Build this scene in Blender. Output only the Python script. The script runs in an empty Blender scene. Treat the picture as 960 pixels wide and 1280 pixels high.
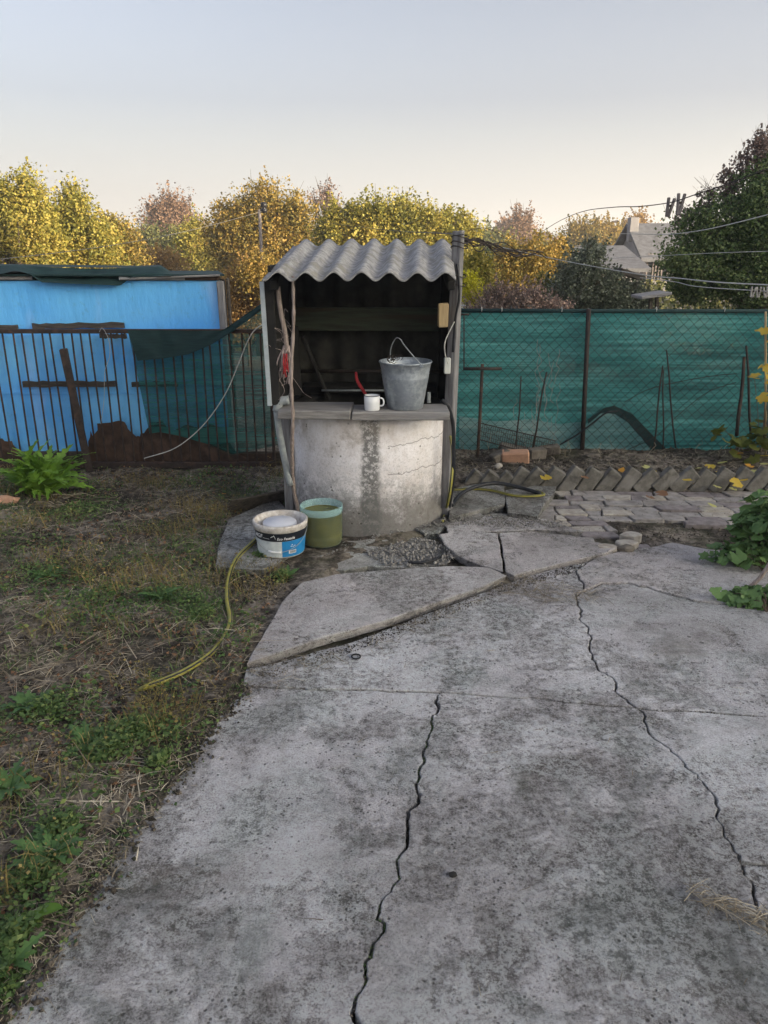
import bpy, math, random
import numpy as np
from mathutils import Vector, Matrix, noise as mnoise
from mathutils.geometry import tessellate_polygon

scene = bpy.context.scene
C = scene.collection
R = math.radians
rng = random.Random(7)

# ------------------------------------------------------------------ camera
PITCH = R(19.0)
H = 1.5
FPX = 960.0
cam_d = bpy.data.cameras.new("camera")
cam = bpy.data.objects.new("camera", cam_d)
C.objects.link(cam)
cam.location = (0, 0, H)
cam.rotation_euler = (R(90) - PITCH, 0, 0)
cam_d.sensor_fit = 'VERTICAL'
cam_d.sensor_height = 36.0
cam_d.lens = 36.0 * FPX / 1280.0
cam_d.clip_start = 0.05
cam_d.clip_end = 3000
scene.camera = cam

# ------------------------------------------------------------------ sky, sun
SUN_EL, SUN_AZ = 9.0, 118.0          # azimuth clockwise from +Y
w = bpy.data.worlds.new("World")
scene.world = w
w.use_nodes = True
nt = w.node_tree
nt.nodes.clear()
wo = nt.nodes.new('ShaderNodeOutputWorld')
bg = nt.nodes.new('ShaderNodeBackground')
sky = nt.nodes.new('ShaderNodeTexSky')
sky.sky_type = 'NISHITA'
sky.sun_disc = False
sky.sun_elevation = R(SUN_EL)
sky.sun_rotation = R(SUN_AZ)
sky.air_density = 1.0
sky.dust_density = 10.0
sky.ozone_density = 2.0
bg.inputs['Strength'].default_value = 0.12
# hazy evening air: the sky texture, less saturated, plus a pale haze band along the horizon that is the same all round
hs = nt.nodes.new('ShaderNodeHueSaturation'); hs.inputs['Saturation'].default_value = 0.60; hs.inputs['Hue'].default_value = 0.518
nt.links.new(sky.outputs[0], hs.inputs['Color'])
tcw = nt.nodes.new('ShaderNodeTexCoord'); sxyz = nt.nodes.new('ShaderNodeSeparateXYZ')
nt.links.new(tcw.outputs['Generated'], sxyz.inputs[0])
rmp = nt.nodes.new('ShaderNodeValToRGB'); cr = rmp.color_ramp
for _ in range(3): cr.elements.new(0.5)
for e, (p_, c_) in zip(cr.elements, [(0.0, (0.62, 0.60, 0.55)), (0.08, (0.42, 0.42, 0.42)), (0.16, (0.15, 0.155, 0.19)), (0.28, (0.01, 0.012, 0.02)), (0.40, (0.0, 0.0, 0.0))]):
    e.position = p_; e.color = (*c_, 1)
nt.links.new(sxyz.outputs['Z'], rmp.inputs[0])
scl = nt.nodes.new('ShaderNodeVectorMath'); scl.operation = 'SCALE'; scl.inputs['Scale'].default_value = 2.75
nt.links.new(rmp.outputs[0], scl.inputs[0])
mxw = nt.nodes.new('ShaderNodeMix'); mxw.data_type = 'RGBA'; mxw.blend_type = 'ADD'; mxw.clamp_result = False; mxw.inputs[0].default_value = 1.0
nt.links.new(hs.outputs[0], mxw.inputs[6]); nt.links.new(scl.outputs[0], mxw.inputs[7])
nt.links.new(mxw.outputs[2], bg.inputs[0])
nt.links.new(bg.outputs[0], wo.inputs[0])

sun_d = bpy.data.lights.new("sun", 'SUN')
sun_d.energy = 3.4
sun_d.angle = R(0.6)
sun_d.color = (1.0, 0.80, 0.55)
sun = bpy.data.objects.new("sun", sun_d)
C.objects.link(sun)
sdir = Vector((math.sin(R(SUN_AZ)) * math.cos(R(SUN_EL)), math.cos(R(SUN_AZ)) * math.cos(R(SUN_EL)), math.sin(R(SUN_EL))))
sun.rotation_euler = (-sdir).to_track_quat('-Z', 'Y').to_euler()
sun.location = sdir * 30

vs = scene.view_settings
vs.view_transform = 'Standard'
vs.look = 'None'
vs.exposure = 2.12
vs.gamma = 1.0
vs.use_curve_mapping = False

# ------------------------------------------------------------------ photo geometry -> world
cp, sp = math.cos(PITCH), math.sin(PITCH)
def ray(px, py):
    dx = (px - 480) / FPX; dy = (640 - py) / FPX
    return Vector((dx, cp + dy * sp, -sp + dy * cp))
def G(px, py, z=0.0):
    r = ray(px, py); t = (z - H) / r.z
    return Vector((r.x * t, r.y * t, z))
def V(px, py, Y):
    r = ray(px, py); t = Y / r.y
    return Vector((r.x * t, Y, H + r.z * t))

# ------------------------------------------------------------------ helpers
OFF = {}
def prop(o, label=None, cat=None, group=None, kind=None):
    if label: o['label'] = label
    if cat: o['category'] = cat
    if group: o['group'] = group
    if kind: o['kind'] = kind
    return o
def thing(name, label, cat, loc=(0, 0, 0), group=None):
    o = bpy.data.objects.new(name, None)
    o.empty_display_size = 0.1
    C.objects.link(o); o.location = loc
    OFF[o] = Vector(loc)
    return prop(o, label, cat, group)
def struct_root(name, loc=(0, 0, 0)):
    o = bpy.data.objects.new(name, None); C.objects.link(o); o.location = loc
    OFF[o] = Vector(loc); o['kind'] = 'structure'
    return o
def link(name, me, mat, parent=None, smooth=False, loc=None):
    """mesh already in world coordinates; parent offset subtracted. loc = own origin"""
    o = bpy.data.objects.new(name, me)
    C.objects.link(o)
    if mat is not None: me.materials.append(mat)
    if smooth: me.polygons.foreach_set('use_smooth', [True] * len(me.polygons))
    base = Vector(loc) if loc is not None else (OFF[parent] if parent is not None else Vector((0, 0, 0)))
    if base.length > 0: me.transform(Matrix.Translation(-base))
    if parent is not None:
        o.parent = parent
        o.location = base - OFF[parent]
    else:
        o.location = base
    OFF[o] = base
    return o
def centre_of(verts):
    a = np.array([tuple(v) for v in verts]); m = a.mean(0); return Vector((m[0], m[1], a[:, 2].min()))

class MB:
    def __init__(s): s.v = []; s.f = []
    def add(s, vs, fs):
        b = len(s.v); s.v += [tuple(v) for v in vs]; s.f += [tuple(i + b for i in f) for f in fs]; return s
    def box(s, c, size, rot=None):
        c = Vector(c); hx, hy, hz = size[0] / 2, size[1] / 2, size[2] / 2
        vs = [Vector((x, y, z)) for z in (-hz, hz) for y in (-hy, hy) for x in (-hx, hx)]
        if rot is not None: vs = [rot @ v for v in vs]
        return s.add([v + c for v in vs], [(0, 2, 3, 1), (4, 5, 7, 6), (0, 1, 5, 4), (2, 6, 7, 3), (0, 4, 6, 2), (1, 3, 7, 5)])
    def cbox(s, c, size, b=0.006, rot=None, jit=0.0, r=rng):
        """chamfered box: 24 verts"""
        c = Vector(c); h = [x / 2 for x in size]; vs = []; idx = {}
        for sx in (-1, 1):
            for sy in (-1, 1):
                for sz in (-1, 1):
                    sg = (sx, sy, sz)
                    jj = Vector((r.uniform(-jit, jit), r.uniform(-jit, jit), r.uniform(-jit, jit)))
                    for a in range(3):
                        p = [sg[k] * (h[k] - (0 if k == a else b)) for k in range(3)]
                        idx[(sg, a)] = len(vs); vs.append(Vector(p) + jj)
        fs = []
        for a in range(3):
            u, v2 = [k for k in range(3) if k != a]
            for sa in (-1, 1):
                q = []
                for su, sv in ((-1, -1), (1, -1), (1, 1), (-1, 1)):
                    sg = [0, 0, 0]; sg[a] = sa; sg[u] = su; sg[v2] = sv; q.append(idx[(tuple(sg), a)])
                fs.append(q if (sa > 0) == (a != 1) else q[::-1])
        for a in range(3):
            u, v2 = [k for k in range(3) if k != a]
            for su in (-1, 1):
                for sv in (-1, 1):
                    s0 = [0, 0, 0]; s1 = [0, 0, 0]
                    s0[u] = s1[u] = su; s0[v2] = s1[v2] = sv; s0[a] = -1; s1[a] = 1
                    fs.append([idx[(tuple(s0), u)], idx[(tuple(s1), u)], idx[(tuple(s1), v2)], idx[(tuple(s0), v2)]])
        for sx in (-1, 1):
            for sy in (-1, 1):
                for sz in (-1, 1):
                    fs.append([idx[((sx, sy, sz), a)] for a in range(3)])
        if rot is not None: vs = [rot @ v for v in vs]
        return s.add([v + c for v in vs], fs)
    def tube(s, pts, rad, n=6, cap=True):
        pts = [Vector(p) for p in pts]; m = len(pts)
        rads = rad if isinstance(rad, (list, tuple)) else [rad] * m
        vs = []; prev = None
        for i, p in enumerate(pts):
            d = (pts[min(i + 1, m - 1)] - pts[max(i - 1, 0)])
            if d.length < 1e-9: d = Vector((0, 0, 1))
            d.normalize()
            if prev is None:
                a = Vector((0, 0, 1)) if abs(d.z) < 0.9 else Vector((1, 0, 0))
                u = d.cross(a).normalized()
            else:
                u = (prev - d * prev.dot(d)); u = u.normalized() if u.length > 1e-6 else d.orthogonal().normalized()
            prev = u; v2 = d.cross(u)
            for k in range(n):
                t = 2 * math.pi * k / n
                vs.append(p + (u * math.cos(t) + v2 * math.sin(t)) * rads[i])
        fs = []
        for i in range(m - 1):
            for k in range(n):
                fs.append((i * n + k, i * n + (k + 1) % n, (i + 1) * n + (k + 1) % n, (i + 1) * n + k))
        if cap: fs += [tuple(range(n))[::-1], tuple(range((m - 1) * n, m * n))]
        return s.add(vs, fs)
    def lathe(s, prof, c, n=32, wob=0.0):
        c = Vector(c); vs = []; fs = []
        for (r, z) in prof:
            for k in range(n):
                t = 2 * math.pi * k / n
                rr = r * (1 + wob * mnoise.noise(Vector((math.cos(t) * 1.5, math.sin(t) * 1.5, z * 4))))
                vs.append(c + Vector((rr * math.cos(t), rr * math.sin(t), z)))
        for i in range(len(prof) - 1):
            for k in range(n):
                fs.append((i * n + k, i * n + (k + 1) % n, (i + 1) * n + (k + 1) % n, (i + 1) * n + k))
        if prof[0][0] > 1e-5: pass
        return s.add(vs, fs)
    def disc(s, c, r, n=32):
        c = Vector(c)
        return s.add([c + Vector((r * math.cos(2 * math.pi * k / n), r * math.sin(2 * math.pi * k / n), 0)) for k in range(n)], [tuple(range(n))])
    def slab(s, pts, d, ztop, ch=0.006, wob=0.003, under=0.0):
        """polygon pts (xy, CCW), thickness d, chamfered top"""
        n = len(pts)
        P = [Vector((p[0], p[1])) for p in pts]
        area = sum(P[i].x * P[(i + 1) % n].y - P[(i + 1) % n].x * P[i].y for i in range(n))
        if area < 0: P.reverse()
        inn = inset(P, ch)
        vs = [(p.x, p.y, ztop - d) for p in (inset(P, under) if under else P)] + [(p.x, p.y, ztop - ch * 0.8) for p in P]
        vs += [(p.x, p.y, ztop + wob * mnoise.noise(Vector((p.x * 3, p.y * 3, ztop)))) for p in inn]
        fs = [tuple(range(n))[::-1]]
        for l in (0, 1):
            for i in range(n):
                fs.append((l * n + i, l * n + (i + 1) % n, (l + 1) * n + (i + 1) % n, (l + 1) * n + i))
        fs.append(tuple(range(2 * n, 3 * n)))
        return s.add(vs, fs)
    def mesh(s, name):
        me = bpy.data.meshes.new(name); fs = []
        for f in s.f:
            if len(f) > 40:                      # long jagged outlines: robust triangulation
                z0 = s.v[f[0]][2]
                for t in tessellate_polygon([[Vector((s.v[i][0], s.v[i][1], 0)) for i in f]]):
                    a, b, c = [Vector(s.v[f[k]][:2]) for k in t]
                    fs.append([f[k] for k in t])
            else: fs.append(f)
        me.from_pydata(s.v, [], fs); me.update(); return me
    def build(s, name, mat, parent=None, smooth=False, own=False, loc=None):
        if own: loc = centre_of(s.v)
        return link(name, s.mesh(name), mat, parent, smooth, loc)

def inset(P, d):
    n = len(P); out = []; d0 = d
    for i in range(n):
        a, b, c = P[i - 1], P[i], P[(i + 1) % n]
        d = d0(b) if callable(d0) else d0
        e1 = (b - a); e2 = (c - b)
        if e1.length < 1e-7: e1 = e2
        if e2.length < 1e-7: e2 = e1
        n1 = Vector((-e1.y, e1.x)).normalized(); n2 = Vector((-e2.y, e2.x)).normalized()
        m = n1 + n2
        m = m.normalized() if m.length > 1e-4 else n1
        k = min(1.6, 1 / max(0.4, m.dot(n1)))
        out.append(b + m * d * k)
    return out

def fast_mesh(name, verts, faces):
    me = bpy.data.meshes.new(name)
    verts = np.asarray(verts, dtype=np.float32); faces = np.asarray(faces, dtype=np.int32)
    k = faces.shape[1]
    me.vertices.add(len(verts)); me.vertices.foreach_set('co', verts.ravel())
    me.loops.add(faces.size); me.loops.foreach_set('vertex_index', faces.ravel())
    me.polygons.add(len(faces)); me.polygons.foreach_set('loop_start', np.arange(0, faces.size, k, dtype=np.int32))
    me.update(calc_edges=True)
    return me

def smooth_path(pts, n=8):
    """Catmull-Rom through pts"""
    P = [Vector(p) for p in pts]; P = [P[0] * 2 - P[1]] + P + [P[-1] * 2 - P[-2]]; out = []
    for i in range(1, len(P) - 2):
        for k in range(n):
            t = k / n; a, b, c, d = P[i - 1:i + 3]
            out.append(0.5 * ((2 * b) + (c - a) * t + (2 * a - 5 * b + 4 * c - d) * t * t + (3 * b - a - 3 * c + d) * t ** 3))
    out.append(P[-2]); return out

# ------------------------------------------------------------------ materials
def lin(c):
    return tuple(((x / 255) / 12.92 if x / 255 <= 0.04045 else ((x / 255 + 0.055) / 1.055) ** 2.4) for x in c)
class NT:
    def __init__(s, name):
        s.m = bpy.data.materials.new(name); s.m.use_nodes = True; s.t = s.m.node_tree
        s.b = s.t.nodes['Principled BSDF']; s.out = s.t.nodes['Material Output']
        s.b.inputs['Specular IOR Level'].default_value = 0.3
        s.geo = None
    def n(s, typ, **kw):
        x = s.t.nodes.new(typ)
        for k, v in kw.items():
            if hasattr(x, k): setattr(x, k, v)
            else: x.inputs[k.replace('_', ' ')].default_value = v
        return x
    def l(s, a, b): s.t.links.new(a, b)
    def pos(s, mode='world'):
        if mode == 'world':
            if s.geo is None: s.geo = s.n('ShaderNodeNewGeometry')
            return s.geo.outputs['Position']
        return s.n('ShaderNodeTexCoord').outputs['Object']
    def mapped(s, src, scale=(1, 1, 1), loc=(0, 0, 0), rot=(0, 0, 0)):
        m = s.n('ShaderNodeMapping'); m.inputs['Scale'].default_value = scale; m.inputs['Location'].default_value = loc
        m.inputs['Rotation'].default_value = rot; s.l(src, m.inputs['Vector']); return m.outputs[0]
    def noise(s, src, scale, detail=6, rough=0.6, dist=0.0):
        x = s.n('ShaderNodeTexNoise'); x.inputs['Scale'].default_value = scale; x.inputs['Detail'].default_value = detail
        x.inputs['Roughness'].default_value = rough; x.inputs['Distortion'].default_value = dist
        s.l(src, x.inputs['Vector']); return x.outputs['Fac']
    def vor(s, src, scale, feature='F1', out='Distance', rnd=1.0):
        x = s.n('ShaderNodeTexVoronoi'); x.feature = feature; x.inputs['Scale'].default_value = scale
        x.inputs['Randomness'].default_value = rnd
        s.l(src, x.inputs['Vector']); return x.outputs[out]
    def ramp(s, fac, stops, interp='LINEAR'):
        x = s.n('ShaderNodeValToRGB'); cr = x.color_ramp; cr.interpolation = interp
        while len(cr.elements) < len(stops): cr.elements.new(0.5)
        for e, (p, c) in zip(cr.elements, stops):
            e.position = p
            if isinstance(c, (int, float)): c = (c, c, c)
            e.color = (*c[:3], 1)
        s.l(fac, x.inputs[0]); return x.outputs[0]
    def mix(s, fac, a, b, mode='MIX'):
        x = s.n('ShaderNodeMix', data_type='RGBA', blend_type=mode)
        for sock, val in ((x.inputs[0], fac), (x.inputs[6], a), (x.inputs[7], b)):
            if isinstance(val, (int, float)): sock.default_value = val
            elif isinstance(val, (tuple, list)): sock.default_value = (*val[:3], 1)
            else: s.l(val, sock)
        return x.outputs[2]
    def math(s, op, a, b=0.0, clamp=False):
        x = s.n('ShaderNodeMath', operation=op); x.use_clamp = clamp
        for sock, val in ((x.inputs[0], a), (x.inputs[1], b)):
            if isinstance(val, (int, float)): sock.default_value = val
            else: s.l(val, sock)
        return x.outputs[0]
    def bump(s, h, strength=0.5, dist=0.01):
        x = s.n('ShaderNodeBump'); x.inputs['Strength'].default_value = strength; x.inputs['Distance'].default_value = dist
        s.l(h, x.inputs['Height']); s.l(x.outputs[0], s.b.inputs['Normal'])
    def base(s, col):
        if isinstance(col, (tuple, list)): s.b.inputs['Base Color'].default_value = (*col[:3], 1)
        else: s.l(col, s.b.inputs['Base Color'])
    def set(s, **kw):
        for k, v in kw.items(): s.b.inputs[k.replace('_', ' ')].default_value = v
        return s

def simple(name, c1, c2=None, scale=20, rough=0.8, bump=0.3, bdist=0.003, metal=0.0, stretch=(1, 1, 1), c3=None, spec=0.3, mode='world'):
    m = NT(name); c2 = c2 or tuple(x * 0.6 for x in c1)
    p = m.mapped(m.pos(mode), stretch)
    f = m.noise(p, scale, 8, 0.65)
    col = m.ramp(f, [(0.32, c2), (0.62, c1)])
    if c3:
        g = m.noise(p, scale * 0.35, 4, 0.6, 0.5)
        col = m.mix(m.ramp(g, [(0.52, 0.0), (0.66, 1.0)]), col, c3)
    m.base(col); m.set(Roughness=rough, Metallic=metal)
    m.b.inputs['Specular IOR Level'].default_value = spec
    m.bump(m.noise(p, scale * 3, 6, 0.7), bump, bdist)
    return m.m

def leafmat(name, stops, trans=0.35, rough=0.55, nscale=0.9):
    """per-leaf random colour with a slow drift over the crown"""
    m = NT(name)
    g = m.n('ShaderNodeNewGeometry'); oi = g.outputs['Random Per Island']
    ns = m.noise(g.outputs['Position'], nscale, 3, 0.6)
    f = m.math('ADD', m.math('MULTIPLY', oi, 0.55), m.math('MULTIPLY', m.math('SUBTRACT', ns, 0.28), 1.0), clamp=True)
    col = m.ramp(f, stops)
    m.base(col); m.set(Roughness=rough)
    tr = m.n('ShaderNodeBsdfTranslucent'); m.l(col, tr.inputs[0])
    mx = m.n('ShaderNodeMixShader'); mx.inputs[0].default_value = trans
    m.l(m.b.outputs[0], mx.inputs[1]); m.l(tr.outputs[0], mx.inputs[2]); m.l(mx.outputs[0], m.out.inputs[0])
    return m.m

def concrete_mat(name, light, mid, dark, tint_g=0.35, lime=0.5, seed=0.0, worn=0.5):
    """smooth pale skin with pits, worn through in patches to dark rough aggregate, lime bloom and algae"""
    m = NT(name); p = m.mapped(m.pos(), loc=(seed, seed * 1.7, 0))
    big = m.noise(p, 1.1, 9, 0.62, 0.7)
    med = m.noise(p, 6.0, 12, 0.74, 0.5)
    fine = m.noise(p, 38, 10, 0.8)
    grit = m.noise(p, 170, 4, 0.75)
    skin = m.ramp(m.math('ADD', m.math('MULTIPLY', med, 0.40), m.math('ADD', m.math('MULTIPLY', fine, 0.32), m.math('MULTIPLY', grit, 0.28))), [(0.40, tuple(c * 0.8 for c in dark)), (0.46, mid), (0.54, light), (0.60, tuple(min(0.8, c * 1.25) for c in light))])
    rough = m.ramp(m.math('ADD', m.math('MULTIPLY', fine, 0.55), m.math('MULTIPLY', grit, 0.45)), [(0.41, tuple(c * 0.5 for c in dark)), (0.48, dark), (0.54, mid), (0.61, tuple(min(0.8, c * 1.2) for c in light))])
    wm = m.math('ADD', m.math('MULTIPLY', big, 0.42), m.math('ADD', m.math('MULTIPLY', med, 0.36), m.math('MULTIPLY', fine, 0.22)))
    wmask = m.ramp(wm, [(worn - 0.035, 1), (worn + 0.03, 0)])
    col = m.mix(wmask, skin, rough)
    # greenish algae, brown damp patches
    col = m.mix(m.math('MULTIPLY', m.ramp(m.noise(p, 2.3, 9, 0.7, 0.8), [(0.49, 0), (0.62, 1)]), tint_g), col, m.mix(m.ramp(fine, [(0.4, 0), (0.6, 1)]), (0.10, 0.13, 0.115), (0.27, 0.32, 0.30)))
    col = m.mix(m.math('MULTIPLY', m.ramp(m.noise(m.mapped(p, loc=(9, 3, 1)), 2.4, 9, 0.72, 1.0), [(0.54, 0), (0.66, 1)]), 0.45), col, m.mix(m.ramp(fine, [(0.4, 0), (0.6, 1)]), (0.09, 0.072, 0.05), (0.22, 0.19, 0.145)))
    # crusty lime bloom
    lf = m.math('MULTIPLY', m.ramp(m.noise(m.mapped(p, loc=(4, 8, 5)), 1.9, 7, 0.65, 0.8), [(0.44, 0), (0.54, 1)]),
                m.ramp(m.math('ADD', m.math('MULTIPLY', fine, 0.6), m.math('MULTIPLY', grit, 0.4)), [(0.485, 0), (0.53, 1)]))
    col = m.mix(m.math('MULTIPLY', lf, lime), col, (0.64, 0.67, 0.67))
    # pale aggregate grains and dark pits
    sp1 = m.ramp(m.vor(p, 105), [(0.14, 1), (0.26, 0)])
    spsel = m.ramp(m.noise(p, 30, 4, 0.7), [(0.50, 0), (0.56, 1)])
    col = m.mix(m.math('MULTIPLY', m.math('MULTIPLY', sp1, spsel), 0.7), col, (0.60, 0.60, 0.58))
    pit = m.math('MULTIPLY', m.ramp(m.vor(m.mapped(p, loc=(3, 3, 3)), 60), [(0.15, 1), (0.27, 0)]), m.ramp(m.noise(m.mapped(p, loc=(7, 1, 0)), 8, 6, 0.7), [(0.50, 0), (0.55, 1)]))
    col = m.mix(m.math('MULTIPLY', pit, 0.7), col, (0.055, 0.052, 0.047))
    pit2 = m.math('MULTIPLY', m.ramp(m.vor(m.mapped(p, loc=(1, 5, 3)), 17), [(0.11, 1), (0.16, 0)]), m.ramp(m.noise(m.mapped(p, loc=(2, 9, 0)), 3.1, 5, 0.7), [(0.55, 0), (0.58, 1)]))
    col = m.mix(m.math('MULTIPLY', pit2, 0.55), col, (0.09, 0.088, 0.085))
    col = m.mix(m.ramp(grit, [(0.36, 0.45), (0.46, 0.0)]), col, tuple(c * 0.5 for c in dark))
    tone = m.ramp(m.noise(m.mapped(p, loc=(6, 6, 6)), 1.05, 5, 0.6), [(0.38, (0.66, 0.65, 0.64)), (0.5, (0.88, 0.87, 0.87)), (0.62, (1.0, 1.0, 1.0))])
    col = m.mix(1.0, col, tone, 'MULTIPLY')
    m.base(col); m.set(Roughness=0.9)
    hgt = m.math('SUBTRACT', m.math('ADD', m.math('MULTIPLY', fine, 1.2), m.math('ADD', m.math('MULTIPLY', grit, 0.5), m.math('MULTIPLY', med, 1.2))), m.math('ADD', m.math('MULTIPLY', wmask, 0.35), m.math('MULTIPLY', m.math('ADD', pit, pit2), 0.5)))
    m.bump(hgt, 1.0, 0.010)
    return m.m

M = {}
M['concrete'] = concrete_mat('weathered_concrete', (0.64, 0.63, 0.645), (0.48, 0.465, 0.475), (0.26, 0.25, 0.245), 0.55, 0.75, 0.0, 0.470)
M['concrete_upper'] = concrete_mat('pale_concrete', (0.56, 0.53, 0.53), (0.44, 0.415, 0.41), (0.24, 0.225, 0.215), 0.25, 0.4, 5.0, 0.465)
M['slab_grey'] = concrete_mat('grey_slab_concrete', (0.38, 0.375, 0.36), (0.27, 0.265, 0.25), (0.14, 0.135, 0.125), 0.35, 0.4, 9.0, 0.50)

def soil_mat():
    m = NT('garden_soil'); p = m.pos()
    a = m.noise(p, 2.0, 8, 0.65, 0.5); b = m.noise(p, 18, 10, 0.75); c = m.noise(p, 90, 6, 0.7)
    col = m.ramp(m.math('ADD', m.math('MULTIPLY', a, 0.4), m.math('MULTIPLY', b, 0.6)),
                 [(0.43, (0.022, 0.018, 0.015)), (0.5, (0.095, 0.08, 0.065)), (0.58, (0.30, 0.26, 0.215))])
    col = m.mix(m.math('MULTIPLY', m.ramp(m.noise(m.mapped(p, loc=(5, 5, 0)), 3.2, 6, 0.7, 0.6), [(0.5, 0), (0.62, 1)]), 0.5), col, (0.06, 0.066, 0.035))
    col = m.mix(m.math('MULTIPLY', m.ramp(m.vor(p, 60), [(0.08, 1), (0.2, 0)]), 0.25), col, (0.25, 0.21, 0.15))
    m.base(col); m.set(Roughness=0.95)
    m.bump(m.math('ADD', b, m.math('MULTIPLY', c, 0.6)), 1.0, 0.02)
    return m.m
M['soil'] = soil_mat()
M['straw'] = leafmat('dry_straw', [(0.1, (0.10, 0.08, 0.055)), (0.5, (0.25, 0.205, 0.14)), (0.9, (0.66, 0.59, 0.45))], 0.1, 0.8, 2.0)
M['weedy'] = leafmat('drying_weeds', [(0.1, (0.09, 0.09, 0.03)), (0.5, (0.22, 0.17, 0.06)), (0.9, (0.38, 0.30, 0.12))], 0.25, 0.8, 2.0)
M['green'] = leafmat('weed_green', [(0.1, (0.04, 0.075, 0.02)), (0.5, (0.085, 0.15, 0.045)), (0.9, (0.22, 0.27, 0.09))], 0.25, 0.6, 3.0)
M['dandelion'] = leafmat('dandelion_green', [(0.2, (0.055, 0.12, 0.035)), (0.8, (0.10, 0.19, 0.06))], 0.25, 0.5, 6.0)
M['bright'] = leafmat('bright_green', [(0.2, (0.07, 0.17, 0.02)), (0.8, (0.21, 0.36, 0.05))], 0.35, 0.5, 8.0)
M['mint'] = leafmat('shrub_leaf_green', [(0.2, (0.05, 0.115, 0.04)), (0.8, (0.17, 0.28, 0.09))], 0.25, 0.5, 5.0)
M['yleaf'] = leafmat('yellow_leaf', [(0.2, (0.55, 0.35, 0.03)), (0.8, (0.75, 0.60, 0.12))], 0.4, 0.6, 4.0)
M['paleleaf'] = leafmat('pale_yellow_leaf', [(0.2, (0.45, 0.45, 0.12)), (0.8, (0.6, 0.58, 0.25))], 0.3, 0.6, 4.0)
M['oleaf'] = leafmat('orange_leaf', [(0.2, (0.45, 0.20, 0.03)), (0.8, (0.65, 0.36, 0.06))], 0.3, 0.6, 4.0)
M['brownleaf'] = leafmat('brown_leaf', [(0.2, (0.16, 0.08, 0.04)), (0.8, (0.28, 0.16, 0.09))], 0.2, 0.7, 4.0)
M['bark'] = simple('bark', (0.16, 0.12, 0.09), (0.05, 0.04, 0.03), 12, 0.9, 0.8, 0.02, stretch=(1, 1, 0.25))
M['wood_grey'] = simple('weathered_grey_wood', (0.30, 0.29, 0.28), (0.13, 0.12, 0.115), 18, 0.85, 0.6, 0.004, stretch=(0.35, 4, 4), c3=(0.2, 0.2, 0.21))
M['post_grey'] = simple('weathered_grey_post', (0.25, 0.245, 0.25), (0.11, 0.105, 0.105), 18, 0.85, 0.6, 0.004, stretch=(4, 4, 0.35))
M['wood_dark'] = simple('dark_rotten_wood', (0.10, 0.085, 0.07), (0.03, 0.025, 0.02), 16, 0.9, 0.8, 0.006, stretch=(0.5, 4, 4))
M['wood_tan'] = simple('tan_wood', (0.48, 0.36, 0.20), (0.36, 0.26, 0.14), 25, 0.7, 0.3, 0.002, stretch=(4, 4, 0.4))
M['wood_green'] = simple('old_green_painted_wood', (0.050, 0.062, 0.042), (0.028, 0.027, 0.02), 12, 0.8, 0.6, 0.004, stretch=(0.4, 4, 4), c3=(0.045, 0.035, 0.022))
M['stick'] = simple('bare_branch', (0.36, 0.30, 0.27), (0.17, 0.13, 0.11), 30, 0.8, 0.6, 0.003, stretch=(3, 3, 0.6))
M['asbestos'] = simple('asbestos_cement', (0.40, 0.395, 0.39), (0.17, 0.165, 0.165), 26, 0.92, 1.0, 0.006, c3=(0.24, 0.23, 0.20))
M['asbestos_shaded'] = simple('shade_darkened_cement_sheet', (0.05, 0.048, 0.042), (0.022, 0.021, 0.019), 9, 0.9, 0.5, 0.004)  # back panel sheet darkened in colour to stand in for shade under the roof
M['shade_stone_black'] = simple('well_shade_and_pebble_black', (0.022, 0.021, 0.02), (0.010, 0.010, 0.010), 12, 0.85, 0.6, 0.003)  # near-black colour stands in for shade inside the well; a pebble reuses it
M['rust'] = simple('rusty_brown_steel', (0.050, 0.036, 0.031), (0.022, 0.017, 0.016), 30, 0.75, 0.6, 0.002, c3=(0.085, 0.05, 0.035))
M['rustsheet'] = simple('rusted_sheet', (0.085, 0.052, 0.036), (0.035, 0.024, 0.019), 14, 0.85, 0.6, 0.003, c3=(0.12, 0.075, 0.055))
M['iron'] = simple('dark_iron', (0.04, 0.03, 0.026), (0.018, 0.015, 0.014), 40, 0.7, 0.5, 0.001)
M['pipe_grey'] = simple('grey_pipe', (0.33, 0.36, 0.37), (0.22, 0.24, 0.25), 30, 0.45, 0.15, 0.001)
M['white_strip'] = simple('white_plastic_strip', (0.45, 0.50, 0.53), (0.33, 0.37, 0.40), 15, 0.5, 0.1, 0.001)
M['whitebox'] = simple('white_plastic', (0.62, 0.64, 0.60), (0.5, 0.52, 0.5), 15, 0.5, 0.1, 0.001)
M['black_rubber'] = simple('black_rubber', (0.018, 0.02, 0.025), (0.01, 0.01, 0.012), 40, 0.45, 0.2, 0.001)
M['white_cord'] = simple('white_cord', (0.55, 0.55, 0.52), (0.38, 0.37, 0.34), 60, 0.8, 0.3, 0.001)
M['red'] = simple('red_cord', (0.42, 0.03, 0.035), (0.22, 0.015, 0.02), 60, 0.6, 0.4, 0.002)
M['rope'] = simple('pale_rope', (0.42, 0.35, 0.33), (0.22, 0.17, 0.165), 80, 0.9, 0.8, 0.003)
M['galv'] = simple('galvanised_steel', (0.42, 0.46, 0.50), (0.20, 0.23, 0.26), 34, 0.42, 0.4, 0.001, metal=0.5, spec=0.5, c3=(0.28, 0.31, 0.35))
M['enamel'] = simple('white_enamel', (0.78, 0.79, 0.80), (0.72, 0.73, 0.74), 10, 0.2, 0.03, 0.001, spec=0.5)
M['enamel_edge'] = simple('black_enamel_edge', (0.02, 0.02, 0.025), (0.01, 0.01, 0.01), 20, 0.3, 0.05, 0.001)
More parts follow.
